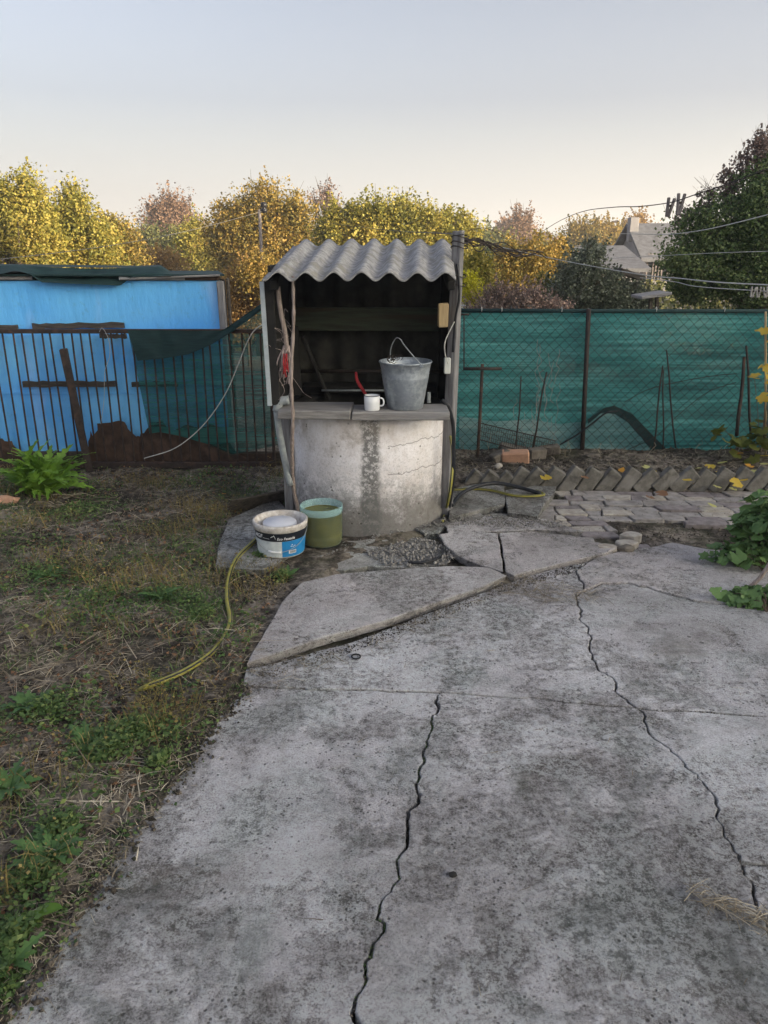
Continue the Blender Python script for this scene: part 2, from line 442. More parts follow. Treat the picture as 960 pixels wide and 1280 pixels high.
M['bucket_white'] = simple('dirty_white_plastic', (0.62, 0.60, 0.575), (0.34, 0.30, 0.26), 34, 0.65, 0.4, 0.001, c3=(0.40, 0.36, 0.32))
M['inner_lid'] = simple('pale_lid', (0.62, 0.64, 0.70), (0.55, 0.57, 0.62), 8, 0.5, 0.1, 0.001)
M['label_black'] = simple('black_print', (0.012, 0.016, 0.024), (0.008, 0.01, 0.016), 20, 0.4, 0.05, 0.001)
M['label_grey'] = simple('silver_grey_print', (0.58, 0.62, 0.62), (0.42, 0.46, 0.47), 35, 0.5, 0.1, 0.001)
M['label_blue'] = simple('blue_print', (0.02, 0.22, 0.50), (0.015, 0.16, 0.40), 20, 0.45, 0.05, 0.001)
M['label_white'] = simple('white_print', (0.75, 0.76, 0.76), (0.6, 0.6, 0.6), 20, 0.5, 0.05, 0.001)
M['brick_orange'] = simple('pale_orange_brick', (0.46, 0.27, 0.18), (0.33, 0.19, 0.125), 22, 0.9, 0.6, 0.004)
M['brick_grey'] = simple('grey_edging_brick', (0.18, 0.17, 0.15), (0.075, 0.07, 0.06), 20, 0.92, 0.8, 0.005, c3=(0.20, 0.19, 0.175))
M['brick_edge'] = M['brick_grey']
M['path1'] = simple('grey_stone', (0.33, 0.31, 0.295), (0.17, 0.155, 0.145), 18, 0.9, 0.7, 0.006)
M['path2'] = simple('purple_grey_stone', (0.26, 0.23, 0.23), (0.13, 0.115, 0.11), 18, 0.9, 0.7, 0.006)
M['path3'] = simple('buff_stone', (0.42, 0.39, 0.34), (0.24, 0.21, 0.18), 18, 0.9, 0.7, 0.006)
M['rock'] = simple('dirty_rock', (0.17, 0.15, 0.125), (0.07, 0.06, 0.05), 16, 0.9, 0.8, 0.008)
M['gravel'] = simple('rubble', (0.30, 0.29, 0.27), (0.14, 0.13, 0.12), 30, 0.9, 0.7, 0.004)
M['plaster'] = simple('pale_plaster', (0.30, 0.29, 0.30), (0.20, 0.20, 0.21), 3, 0.9, 0.4, 0.01)
M['slate'] = simple('slate_roof', (0.16, 0.165, 0.18), (0.09, 0.09, 0.10), 5, 0.85, 0.5, 0.01)
M['tile'] = simple('brown_roof', (0.20, 0.13, 0.10), (0.11, 0.07, 0.055), 5, 0.85, 0.5, 0.01)
M['pole'] = simple('weathered_pole', (0.24, 0.21, 0.20), (0.15, 0.13, 0.12), 8)
M['glass'] = simple('window_glass', (0.03, 0.035, 0.04), (0.02, 0.02, 0.025), 2, 0.08, 0.0, 0.001, spec=0.6)

def blue_mat(name, c1, c2, rough):
    m = NT(name); p = m.pos()
    f = m.noise(m.mapped(p, (0.6, 1, 1.6)), 1.6, 4, 0.5)
    col = m.ramp(f, [(0.35, c2), (0.65, c1)])
    col = m.mix(m.math('MULTIPLY', m.ramp(m.noise(m.mapped(p, (9, 1, 0.8)), 1.5, 5, 0.6), [(0.52, 0), (0.7, 1)]), 0.25), col, tuple(x * 0.7 for x in c2))
    col = m.mix(m.math('MULTIPLY', m.ramp(m.noise(m.mapped(p, (3.0, 1, 0.8), loc=(2.3, 0, 0)), 1.1, 4, 0.5), [(0.58, 0), (0.68, 1)]), 0.30), col, (0.50, 0.62, 0.90))
    col = m.mix(m.math('MULTIPLY', m.ramp(m.noise(p, 22, 8, 0.75), [(0.55, 0), (0.68, 1)]), 0.22), col, (0.10, 0.16, 0.20))
    m.base(col); m.set(Roughness=rough)
    m.bump(m.noise(m.mapped(p, (5, 1, 1.5)), 3, 6, 0.6), 0.5, 0.02)
    return m.m
M['blue_top'] = blue_mat('blue_plastic_wall', (0.17, 0.56, 0.98), (0.12, 0.47, 0.96), 0.45)
M['blue_low'] = blue_mat('blue_plastic_film', (0.24, 0.64, 0.97), (0.11, 0.42, 0.92), 0.25)

def net_mat(name, c1, c2, c3, alpha):
    m = NT(name); p = m.pos()
    st = m.noise(m.mapped(p, (0.7, 1, 26)), 1.6, 5, 0.65)
    pt = m.noise(m.mapped(p, (0.8, 1, 3.5)), 1.5, 6, 0.6, 0.4)
    st2 = m.noise(m.mapped(p, (2.0, 1, 60)), 1.6, 5, 0.7)
    s = m.math('ADD', m.math('MULTIPLY', st, 0.45), m.math('ADD', m.math('MULTIPLY', pt, 0.40), m.math('MULTIPLY', st2, 0.15)))
    col = m.ramp(s, [(0.41, c1), (0.51, c2), (0.61, c3)])
    pale = m.math('MULTIPLY', m.ramp(m.noise(m.mapped(p, (1.6, 1, 14)), 1.8, 6, 0.7), [(0.60, 0), (0.72, 1)]), 0.55)
    col = m.mix(pale, col, (0.14, 0.33, 0.33))
    m.base(col); m.set(Roughness=0.7)
    tr = m.n('ShaderNodeBsdfTransparent'); tl = m.n('ShaderNodeBsdfTranslucent'); m.l(col, tl.inputs[0])
    mx0 = m.n('ShaderNodeMixShader'); mx0.inputs[0].default_value = 0.35
    m.l(m.b.outputs[0], mx0.inputs[1]); m.l(tl.outputs[0], mx0.inputs[2])
    mx = m.n('ShaderNodeMixShader'); m.l(m.ramp(m.noise(m.mapped(p, (0.8, 1, 5), loc=(3, 0, 3)), 1.6, 6, 0.65), [(0.42, alpha - 0.10), (0.56, alpha)]), mx.inputs[0])
    m.l(tr.outputs[0], mx.inputs[1]); m.l(mx0.outputs[0], mx.inputs[2]); m.l(mx.outputs[0], m.out.inputs[0])
    wv = m.n('ShaderNodeTexWave'); wv.inputs['Scale'].default_value = 90; wv.bands_direction = 'Z'; m.l(p, wv.inputs['Vector'])
    m.bump(m.math('ADD', m.math('MULTIPLY', wv.outputs['Fac'], 0.2), m.noise(m.mapped(p, (2, 1, 12)), 3, 5, 0.6)), 0.4, 0.006)
    return m.m
M['net'] = net_mat('green_shade_net', (0.018, 0.115, 0.115), (0.046, 0.235, 0.225), (0.13, 0.42, 0.40), 0.985)
M['net_thin'] = net_mat('thin_green_net', (0.012, 0.10, 0.09), (0.025, 0.17, 0.15), (0.06, 0.27, 0.24), 0.74)
M['net_dark'] = simple('folded_dark_net', (0.016, 0.045, 0.045), (0.008, 0.024, 0.027), 20, 0.8, 0.5, 0.004, stretch=(0.4, 1, 6))

# ------------------------------------------------------------------ SETTING: terrain
def terrain_z(x, y):
    z = 0.0
    if y > 8: z -= min(3.4, (y - 8) * 0.11)
    if y > 90: z += min(y - 90, 300) * 0.012
    return z
pave_poly = [(-0.55, 2.5), (-0.85, 1.1), (-1.6, -3), (6, -3), (6, 3.4), (1.6, 3.7), (0.3, 4.0), (-0.2, 3.6)]
def in_poly(x, y, P):
    c = False; n = len(P)
    for i in range(n):
        x1, y1 = P[i][0], P[i][1]; x2, y2 = P[i - 1][0], P[i - 1][1]
        if (y1 > y) != (y2 > y) and x < (x2 - x1) * (y - y1) / (y2 - y1) + x1: c = not c
    return c
def ground_h(x, y):
    z = terrain_z(x, y)
    if y < 8 and abs(x) < 8:
        nz = mnoise.fractal(Vector((x * 2.3, y * 2.3, 0)), 1.0, 2.0, 5) * 0.022 + mnoise.fractal(Vector((x * 14, y * 14, 3)), 1.0, 2.0, 3) * 0.009
        path = (x > 0.3 and y < 4.87) or in_poly(x, y, pave_poly)
        if path: z += (-0.027 if y > 3.6 and x > 0.55 else -0.032) + nz * 0.4
        else: z += nz
        if x > 0.35 and y > 4.9: z += 0.055 * min(1, (y - 4.9) / 0.12)
    return z
def axis(lo, hi, fl, fh, step):
    a = list(np.arange(fl, fh + 1e-6, step)); s = step; v = fh
    while v < hi: s *= 1.35; v += s; a.append(min(v, hi))
    s = step; v = fl; b = []
    while v > lo: s *= 1.35; v -= s; b.append(max(v, lo))
    return b[::-1] + a
xs = axis(-900, 900, -3.6, 3.6, 0.035); ys = axis(-60, 900, 0.6, 6.4, 0.035)
gv = [(x, y, ground_h(x, y)) for y in ys for x in xs]
nx = len(xs); ny = len(ys)
ii, jj = np.meshgrid(np.arange(nx - 1), np.arange(ny - 1)); a = (jj * nx + ii).ravel()
gm = fast_mesh('ground', gv, np.stack([a, a + 1, a + nx + 1, a + nx], 1))
o = link('ground', gm, M['soil'], None, True); o['kind'] = 'structure'

hm = NT('wooded_hill'); hp_ = hm.pos()
hm.base(hm.ramp(hm.noise(hp_, 0.06, 8, 0.7), [(0.35, (0.07, 0.065, 0.035)), (0.5, (0.16, 0.11, 0.06)), (0.65, (0.22, 0.17, 0.08))])); hm.set(Roughness=1.0)
hm.bump(hm.noise(hp_, 0.3, 6, 0.7), 1.0, 2.0); M['hill'] = hm.m
hv = []; HN = 121; HM = 25
for j in range(HM):
    for i in range(HN):
        x = -900 + 1800 * i / (HN - 1); y = 230 + 650 * j / (HM - 1)
        hv.append((x, y, -3 + 13.5 * math.sin(math.pi * min(1, j / 16.0) * 0.5) * (0.9 + 0.35 * mnoise.noise(Vector((x * 0.006, y * 0.003, 1)))) + 1.2 * mnoise.noise(Vector((x * 0.05, y * 0.05, 3)))))
ii, jj = np.meshgrid(np.arange(HN - 1), np.arange(HM - 1)); a = (jj * HN + ii).ravel()
o = link('hills', fast_mesh('hills', hv, np.stack([a, a + 1, a + HN + 1, a + HN], 1)), M['hill'], None, True); o['kind'] = 'structure'

# ------------------------------------------------------------------ SETTING: cracked concrete paving
def jag(p, q, amp, r, minlen=0.02):
    """midpoint displaced polyline p..q (2-D), excluding q"""
    p = Vector(p[:2]); q = Vector(q[:2])
    L = (q - p).length
    if L < minlen: return [p]
    d = (q - p); nrm = Vector((-d.y, d.x)).normalized()
    m = (p + q) / 2 + nrm * r.gauss(0, 1) * amp * L
    return jag(p, m, amp, r, minlen) + jag(m, q, amp, r, minlen)
def line(pts, amp=0.09, seed=1):
    r = random.Random(seed); W = [(G(*p) if not isinstance(p, Vector) else p) for p in pts]; out = []
    for a_, b_ in zip(W[:-1], W[1:]): out += jag(a_, b_, amp, r)
    out.append(Vector(W[-1][:2])); return out
WV = lambda x, y: Vector((x, y, 0))
Ln = {
 'left': line([(301, 858), (280, 879), (253, 915), (227, 952), (175, 1017), (140, 1068), (105, 1120), (44, 1207), (0, 1273), WV(-0.92, 0.9), WV(-1.8, -2.8)], 0.022, 2),
 'joint1': line([(301, 858), (380, 861), (470, 862), (552, 866)], 0.02, 3),
 'joint2': line([(552, 866), (640, 873), (720, 879), (795, 885)], 0.025, 4),
 'joint3': line([(795, 885), (870, 889), (960, 895), (1150, 905)], 0.025, 5),
 'crackA': line([(552, 866), (540, 905), (531, 950), (520, 985), (510, 1020), (495, 1075), (483, 1120), (467, 1180), (458, 1225), (447, 1280), WV(-0.12, 0.7), WV(-0.2, -2.8)], 0.09, 6),
 'crackB1': line([(720, 745), (727, 770), (738, 800), (745, 830), (770, 865), (795, 885)], 0.09, 7),
 'crackB2': line([(795, 885), (810, 915), (840, 940), (865, 965), (895, 1000), (905, 1045), (925, 1077)], 0.09, 8),
 'crackB3': line([(925, 1077), (943, 1110), (948, 1140), (962, 1170), (985, 1240), WV(0.9, 0.5), WV(0.95, -2.8)], 0.09, 9),
 'joint4': line([(925, 1077), (1000, 1081), (1200, 1090)], 0.03, 10),
 'step': line([(306, 836), (355, 826), (430, 806), (540, 765), (600, 742), (650, 724), (735, 703)], 0.02, 11),
 'crackU': line([(735, 703), (723, 725), (720, 745)], 0.08, 12),
 'crackC': line([(720, 745), (752, 730), (785, 729), (840, 744), (895, 755), (1010, 768), (1150, 775)], 0.06, 13),
 'top': line([(735, 703), (775, 690), (840, 679), (890, 688), (960, 690), (1150, 690)], 0.04, 14),
 'seamA': line([(306, 836), (301, 858)], 0.05, 15),
}
JOINTS = [q for nme in ('joint1', 'joint2', 'joint3', 'joint4') for q in Ln[nme]]
def chain(*names):
    out = []
    for nme in names:
        seg = Ln[nme.lstrip('-')]; seg = seg[::-1] if nme[0] == '-' else seg
        out += seg if not out else seg[1:]
    return out
paving = struct_root('concrete_paving')
def pave(poly, z, mat, gap=0.0052, d=0.12, label=None):
    n = len(poly); P = [Vector(p[:2]) for p in poly]
    ar = sum(P[i].x * P[(i + 1) % n].y - P[(i + 1) % n].x * P[i].y for i in range(n))
    if ar < 0: P.reverse()
    sd_ = len(P) * 0.37
    def gapf(b):
        v = mnoise.noise(Vector((b.x * 3.1, b.y * 3.1, sd_))) * 0.5 + mnoise.noise(Vector((b.x * 38, b.y * 38, sd_))) * 0.6 + mnoise.noise(Vector((b.x * 12, b.y * 12, sd_))) * 0.5
        js = min((b - Vector(q[:2])).length for q in JOINTS)
        return max(0.0005, gap * (0.85 if js < 0.03 else 0.72) * (1 + 1.3 * v))
    for it in range(3):                         # inset, then drop the points where the outline folds over itself
        Q = inset(P, gapf); n_ = len(P)
        keep = [i for i in range(n_) if (Q[(i + 1) % n_] - Q[i]).dot(P[(i + 1) % n_] - P[i]) > 0 and (Q[i] - Q[i - 1]).dot(P[i] - P[i - 1]) > 0]
        if len(keep) == n_: break
        P = [P[i] for i in keep]
    P = inset(P, gapf)
    mb = MB().slab(P, d, z, 0.0025, 0.0012)
    o = mb.build('slab', M[mat], paving)
    if label: o['label'] = label
    return o
pave(chain('-left', 'joint1', 'crackA') , 0.0, 'concrete')
pave(chain('-crackA', 'joint2', 'crackB2', 'crackB3'), 0.003, 'concrete')
pave(chain('joint3')[:] + [Vector((4.5, 2.33))] + [Vector((4.5, 1.5))] + chain('joint4')[::-1] + chain('-crackB2')[1:-1], 0.0, 'concrete')
pave(chain('joint4') + [Vector((4.5, 1.45)), Vector((4.5, -2.8))] + chain('-crackB3')[:-1], -0.003, 'concrete')
pave(chain('step', 'crackU', 'crackB1', '-joint2', '-joint1', '-seamA')[:-1], 0.002, 'concrete')
pave(chain('crackC') + [Vector((4.5, 3.1)), Vector((4.5, 2.4))] + chain('-joint3', '-crackB1')[:-1], 0.0, 'concrete')
pave(chain('top') + [Vector((4.5, 3.8)), Vector((4.5, 3.15))] + chain('-crackC', '-crackU')[:-1], 0.006, 'concrete_upper')
# raised slabs nearer the well (top about 5 cm up)
ZU = 0.020
def up(pts, z=ZU, amp=0.013, seed=1, mat='concrete_upper', label=None, d=0.045, gap=0.002):
    r = random.Random(seed); W = [G(x, y, z) for x, y in pts]; out = []
    for k in range(len(W)): out += jag(W[k], W[(k + 1) % len(W)], amp, r)
    n = len(out); P = out
    ar = sum(P[i].x * P[(i + 1) % n].y - P[(i + 1) % n].x * P[i].y for i in range(n))
    if ar < 0: P.reverse()
    P = inset(P, gap)
    o = MB().slab(P, d, z, 0.004, 0.004, 0.014).build('slab', M[mat], paving)
    if label: o['label'] = label
    return o
up([(308, 829), (330, 790), (352, 752), (378, 727), (420, 717), (500, 711), (560, 707), (612, 709), (634, 719), (600, 735), (540, 755), (480, 776), (400, 798)], seed=21)
up([(548, 668), (575, 663), (622, 666), (626, 690), (629, 714), (600, 706), (570, 693), (555, 680)], z=0.021, seed=22)
up([(624, 666), (665, 664), (715, 669), (772, 685), (755, 692), (700, 704), (643, 719), (631, 714), (628, 690)], z=0.022, seed=23)
up([(560, 612), (600, 604), (629, 603), (631, 631), (600, 637), (561, 647)], z=0.045, seed=24, mat='slab_grey', d=0.08)
up([(632, 612), (668, 607), (696, 608), (684, 626), (672, 645), (634, 640)], z=0.048, seed=25, mat='slab_grey', d=0.08)
up([(560, 668), (556, 655), (590, 644), (640, 643), (690, 650), (730, 664), (700, 664), (640, 663)], z=0.02, seed=26, amp=0.06, label='sandy broken patch of concrete', d=0.05)
up([(268, 708), (272, 684), (285, 650), (345, 620), (362, 640), (368, 690), (330, 712)], z=0.03, seed=27, mat='slab_grey', d=0.05)
up([(430, 676), (520, 672), (558, 690), (560, 706), (500, 709), (420, 712), (395, 708)], z=-0.002, seed=28, mat='slab_grey', amp=0.06, d=0.05)
for k, P_ in enumerate([[(516, 660), (535, 655), (556, 657), (548, 666), (530, 668)], [(538, 650), (556, 647), (568, 652), (558, 658), (543, 656)],
                        [(560, 646), (600, 640), (606, 645), (585, 650), (563, 652)], [(612, 640), (640, 641), (636, 647), (615, 646)]]):
    up(P_, z=0.012 + 0.005 * k, seed=30 + k, mat='slab_grey', amp=0.05, d=0.05)

# ------------------------------------------------------------------ SETTING: stone path
path = struct_root('stone_path', (1.5, 4.3, 0))
region = [G(x, y) for x, y in [(640, 646), (696, 611), (760, 612), (1000, 612), (1000, 655), (905, 656), (870, 656), (790, 645), (775, 652), (800, 672), (805, 690), (745, 682), (700, 662)]]
REG = [(p.x, p.y) for p in region]
r1 = random.Random(41); cnt = 0
rows = [3.62]
while rows[-1] < 4.80: rows.append(rows[-1] + r1.uniform(0.06, 0.115))
def rowy(k, x): return rows[k] + 0.022 * mnoise.noise(Vector((x * 3.0, k * 7.3, 0))) + 0.02 * math.sin(x * 1.7)
for k in range(len(rows) - 1):
    x = 0.5 + r1.uniform(0, 0.1); sl = 0.0
    while x < 2.9:
        wd = r1.uniform(0.07, 0.25); sl2 = r1.uniform(-0.03, 0.03); g = r1.uniform(0.002, 0.006); hh_ = rows[k + 1] - rows[k]
        A = Vector((x + g, rowy(k, x) + g)); B2 = Vector((x + wd - g, rowy(k, x + wd) + g)); C2 = Vector((x + wd + sl2 - g, rowy(k + 1, x + wd) - g)); D2 = Vector((x + sl + g, rowy(k + 1, x) - g))
        cx, cy = x + wd / 2, (A.y + D2.y) / 2
        if in_poly(cx, cy, REG) and r1.random() > 0.04:
            P = []
            corners = [A, B2, C2, D2]
            if r1.random() < 0.25: corners[r1.randrange(4)] += Vector((r1.uniform(-.02, .02), r1.uniform(-.01, .01)))
            for q in range(4):
                a_, b_ = corners[q], corners[(q + 1) % 4]
                P += [a_.lerp(b_, r1.uniform(0.04, 0.14)), a_.lerp(b_, 0.5) + Vector((r1.uniform(-.004, .004), r1.uniform(-.004, .004))), a_.lerp(b_, r1.uniform(0.86, 0.96))]
            MB().slab(P, 0.04, -0.012 + r1.uniform(-0.007, 0.007), 0.004, 0.004).build('stone', M[r1.choice(['path1', 'path1', 'path2', 'path3'])], path)
            cnt += 1
        x += wd; sl = sl2
print('stones', cnt)
for px, py in [(782, 682), (758, 688), (790, 672)]:
    p = G(px, py)
    P = [Vector((p.x + 0.06 * math.cos(t) * r1.uniform(.8, 1.2), p.y + 0.04 * math.sin(t) * r1.uniform(.8, 1.2))) for t in np.linspace(0, 6.28, 9)[:-1]]
    MB().slab(P, 0.06, 0.025, 0.008).build('stone', M['path3'], path)

# edging of tilted bricks
edge = thing('garden_edging', 'row of grey bricks set on their corners like saw teeth along the soil bed', 'edging', (1.5, 4.88, 0))
r2 = random.Random(5)
for k in range(27):
    px = 590 + k * 19.6
    if k > 3: px = 667 + (k - 4) * 23.6
    fade = max(0, 4 - k)
    p = G(px, 611 - fade * 1.0)
    ang = R(r2.uniform(31, 40)) if k < 10 or k > 12 else R(47)
    rot = Matrix.Rotation(R(r2.uniform(-6, 6)), 3, 'Z') @ Matrix.Rotation(ang, 3, 'Y') @ Matrix.Rotation(R(r2.uniform(-7, 3)), 3, 'X')
    mb = MB().cbox((p.x, p.y + 0.045, 0.038 - fade * 0.012 + r2.uniform(-.006, .006)), (0.096, 0.062, 0.2 * (0.9 if k % 3 else 1)), 0.007, rot, 0.003, r2)
    mb.build('brick', M['brick_grey'], edge)

# ------------------------------------------------------------------ HOUSES: functions, then two unseen sun blockers added to shade the yard
def window(parent, c, wv, wh, axis_x=True, mat_f='pole'):
    cx, cy, cz = c; t = 0.05
    sz = (lambda a_, b_, c_: (a_, b_, c_)) if axis_x else (lambda a_, b_, c_: (b_, a_, c_))
    dv = (lambda d: (cx + d, cy)) if axis_x else (lambda d: (cx, cy + d))
    f = MB()
    for d in (-wv / 2, 0, wv / 2): f.box((*dv(d), cz), sz(t, 0.06, wh + t))
    for dz in (-wh / 2, wh / 2): f.box((cx, cy, cz + dz), sz(wv - t, 0.056, t))
    wdw = f.build('window', M[mat_f], parent)
    MB().box((cx, cy, cz), sz(wv - 0.01, 0.02, wh - 0.01)).build('pane', M['glass'], wdw)
    return wdw
def gable_house(name, label, x0, x1, y0, y1, zb, ze, zr, wallm, roofm, ridge_x=True, wins=(), chimney=None, over=0.35):
    t = thing(name, label, 'house', ((x0 + x1) / 2, (y0 + y1) / 2, zb))
    mb = MB()
    if ridge_x:
        ym = (y0 + y1) / 2
        mb.add([(x0, y0, zb), (x1, y0, zb), (x1, y1, zb), (x0, y1, zb), (x0, y0, ze), (x1, y0, ze), (x1, y1, ze), (x0, y1, ze), (x0, ym, zr), (x1, ym, zr)],
               [(0, 1, 5, 4), (2, 3, 7, 6), (1, 2, 6, 9, 5), (3, 0, 4, 8, 7)])
        e = over; k = (zr - ze) / (ym - y0)
        rf = MB().add([(x0 - e, y0 - e, ze - k * e + 0.02), (x1 + e, y0 - e, ze - k * e + 0.02), (x1 + e, ym, zr + 0.02), (x0 - e, ym, zr + 0.02), (x0 - e, y1 + e, ze - k * e + 0.02), (x1 + e, y1 + e, ze - k * e + 0.02),
                       (x0 - e, y0 - e, ze - k * e + 0.14), (x1 + e, y0 - e, ze - k * e + 0.14), (x1 + e, ym, zr + 0.14), (x0 - e, ym, zr + 0.14), (x0 - e, y1 + e, ze - k * e + 0.14), (x1 + e, y1 + e, ze - k * e + 0.14)],
                      [(0, 3, 2, 1), (3, 4, 5, 2), (6, 7, 8, 9), (9, 8, 11, 10), (0, 1, 7, 6), (4, 10, 11, 5), (0, 6, 9, 3), (3, 9, 10, 4), (1, 2, 8, 7), (2, 5, 11, 8)])
    else:
        xm = (x0 + x1) / 2
        mb.add([(x0, y0, zb), (x1, y0, zb), (x1, y1, zb), (x0, y1, zb), (x0, y0, ze), (x1, y0, ze), (x1, y1, ze), (x0, y1, ze), (xm, y0, zr), (xm, y1, zr)],
               [(0, 1, 5, 8, 4), (2, 3, 7, 9, 6), (1, 2, 6, 5), (3, 0, 4, 7)])
        e = over; k = (zr - ze) / (xm - x0); q = []
        for dz in (0.02, 0.14):
            q += [(x0 - e, y0 - e, ze - k * e + dz), (x0 - e, y1 + e, ze - k * e + dz), (xm, y1 + e, zr + dz), (xm, y0 - e, zr + dz), (x1 + e, y1 + e, ze - k * e + dz), (x1 + e, y0 - e, ze - k * e + dz)]
        rf = MB().add(q, [(0, 1, 2, 3), (3, 2, 4, 5), (6, 9, 8, 7), (9, 11, 10, 8), (0, 6, 7, 1), (5, 4, 10, 11), (0, 3, 9, 6), (3, 5, 11, 9), (1, 7, 8, 2), (2, 8, 10, 4)])
    mb.build('wall', M[wallm], t)
    rfo = rf.build('roof', M[roofm], t)
    if chimney:
        MB().cbox((chimney[0], chimney[1], (zr + chimney[2]) / 2), (0.34, 0.34, chimney[2] - ze), 0.02).build('chimney', M[wallm], rfo)
    for wn in wins: window(t, *wn)
    return t
gable_house('house', 'unseen sun blocker shaped as a long two-storey house far to the right, added to shade the yard', 28.0, 38.0, -46.0, -6.6, -0.1, 5.9, 7.9, 'plaster', 'slate', False,
            [((27.98, -43 + 4.0 * k, 1.7 + 2.7 * j), 1.2, 1.3, False) for k in range(9) for j in range(2)])  # added out of view, sized to keep sun off the yard and well
gable_house('house', 'unseen sun blocker shaped as a tall narrow house, added to shade the right-hand tree', 28.0, 32.2, -6.3, -2.0, -0.1, 8.9, 10.6, 'plaster', 'tile', False,
            [((27.98, -4.2, 1.7 + 2.7 * j), 1.2, 1.3, False) for j in range(3)])  # also unseen; made tall so its shadow reaches the right-hand tree

# ------------------------------------------------------------------ WELL
WX, WY, WR = -0.09, 4.42, 0.45
well = thing('well', 'old concrete ring well with a corrugated roof and plank counter', 'well', (WX, WY, 0))
def well_mat():
    m = NT('whitewashed_well_ring'); p = m.pos()
    a = m.noise(p, 3.2, 9, 0.65, 0.4); b = m.noise(p, 26, 9, 0.75); z = m.n('ShaderNodeSeparateXYZ'); m.l(p, z.inputs[0])
    col = m.ramp(m.math('ADD', m.math('MULTIPLY', a, 0.6), m.math('MULTIPLY', b, 0.4)), [(0.38, (0.46, 0.42, 0.39)), (0.47, (0.70, 0.665, 0.66)), (0.60, (0.84, 0.82, 0.84))])
    # worn plaster and damp near the base
    low = m.math('SUBTRACT', m.math('ADD', m.math('MULTIPLY', m.noise(p, 9, 8, 0.7), 0.5), 0.06), m.math('MULTIPLY', z.outputs[2], 1.0))
    col = m.mix(m.ramp(low, [(0.02, 0), (0.22, 0.85)]), col, (0.085, 0.078, 0.07))
    low2 = m.math('MULTIPLY', m.ramp(m.math('SUBTRACT', 0.42, z.outputs[2]), [(0.0, 0), (0.3, 1)]), m.ramp(b, [(0.47, 0), (0.53, 1)]))
    col = m.mix(m.math('MULTIPLY', low2, 0.8), col, (0.20, 0.195, 0.185))
    spk = m.math('MULTIPLY', m.ramp(m.noise(p, 90, 6, 0.8), [(0.42, 1), (0.47, 0)]), m.ramp(z.outputs[2], [(0.0, 1), (0.62, 0.15)]))
    col = m.mix(m.math('MULTIPLY', spk, 0.65), col, (0.13, 0.125, 0.115))
    # dark cement repair strip down the front
    wob = m.math('MULTIPLY', m.math('SUBTRACT', m.noise(p, 14, 6, 0.7), 0.5), 0.075)
    dx = m.math('ABSOLUTE', m.math('ADD', m.math('SUBTRACT', z.outputs[0], -0.072), wob))
    front = m.math('LESS_THAN', z.outputs[1], WY)
    strip = m.math('MULTIPLY', m.math('MULTIPLY', m.ramp(dx, [(0.036, 1), (0.062, 0)]), front), m.ramp(m.noise(p, 34, 8, 0.8), [(0.44, 0.25), (0.50, 1)]))
    col = m.mix(m.math('MULTIPLY', strip, 0.9), col, (0.12, 0.122, 0.118))
    # brown run under the counter at the left, thin cracks, pits
    br = m.math('MULTIPLY', m.ramp(m.math('ADD', z.outputs[2], m.math('MULTIPLY', m.noise(m.mapped(p, (6, 6, 1)), 3, 5), 0.25)), [(0.62, 0), (0.80, 1)]), m.ramp(m.noise(m.mapped(p, (3, 3, 0.6)), 2.4, 4), [(0.42, 0), (0.6, 1)]))
    col = m.mix(m.math('MULTIPLY', br, 0.6), col, (0.25, 0.18, 0.11))
    wv = m.math('ADD', z.outputs[2], m.math('MULTIPLY', m.noise(m.mapped(p, (1, 1, 0.1)), 4, 5), 0.16))
    for zz in (0.59, 0.43):
        ck = m.ramp(m.math('ABSOLUTE', m.math('SUBTRACT', wv, zz)), [(0.0012, 1), (0.0035, 0)])
        ck = m.math('MULTIPLY', ck, m.math('GREATER_THAN', z.outputs[0], 0.02))
        col = m.mix(m.math('MULTIPLY', ck, 0.75), col, (0.06, 0.05, 0.045))
    pit = m.math('MULTIPLY', m.ramp(m.vor(p, 24), [(0.10, 1), (0.17, 0)]), m.ramp(m.noise(m.mapped(p, loc=(2, 2, 2)), 6), [(0.50, 0), (0.58, 1)]))
    col = m.mix(m.math('MULTIPLY', pit, 0.75), col, (0.07, 0.06, 0.05))
    m.base(col); m.set(Roughness=0.9)
    m.bump(m.math('SUBTRACT', m.math('ADD', b, m.math('MULTIPLY', a, 1.5)), pit), 0.7, 0.006)
    return m.m
M['well'] = well_mat()
MB().lathe([(WR + .012, -0.05), (WR + .006, 0.04), (WR, 0.12), (WR - .004, 0.35), (WR, 0.6), (WR - .003, 0.640), (WR - .012, 0.648)], (WX, WY, 0), 72, 0.012).build('concrete_ring', M['well'], well, True)
MB().lathe([(WR - .011, 0.648), (WR - .08, 0.65), (WR - .085, 0.64), (WR - .085, -0.05)], (WX, WY, 0), 72, 0.012).build('inner_wall', M['shade_stone_black'], well, True)  # ring top and inside: shade of the shaft put into the colour
# water in the shaft
MB().disc((WX, WY, -0.02), WR - 0.08).build('water', M['glass'], well)
# counter planks
r3 = random.Random(8)
def plank(x0, x1, y0, y1, z, th, name, mat, parent, tilt=0.0, jit=0.003):
    mb = MB(); c = Vector(((x0 + x1) / 2, (y0 + y1) / 2, z - th / 2))
    rot = Matrix.Rotation(tilt, 3, 'Z')
    mb.cbox(c, (x1 - x0, y1 - y0, th), 0.005, rot, jit, r3)
    return mb.build(name, M[mat], parent)
plank(-0.545, -0.165, 3.90, 4.13, 0.708, 0.045, 'plank', 'wood_grey', well, R(-3))
plank(-0.167, 0.335, 3.895, 4.12, 0.700, 0.042, 'plank', 'wood_grey', well, R(0.5))
# inside cover board at the back of the opening
plank(-0.5, 0.32, 4.66, 4.83, 0.70, 0.04, 'plank', 'shade_stone_black', well)
plank(-0.5, 0.32, 4.86, 4.88, 0.9, 0.16, 'plank', 'wood_dark', well)
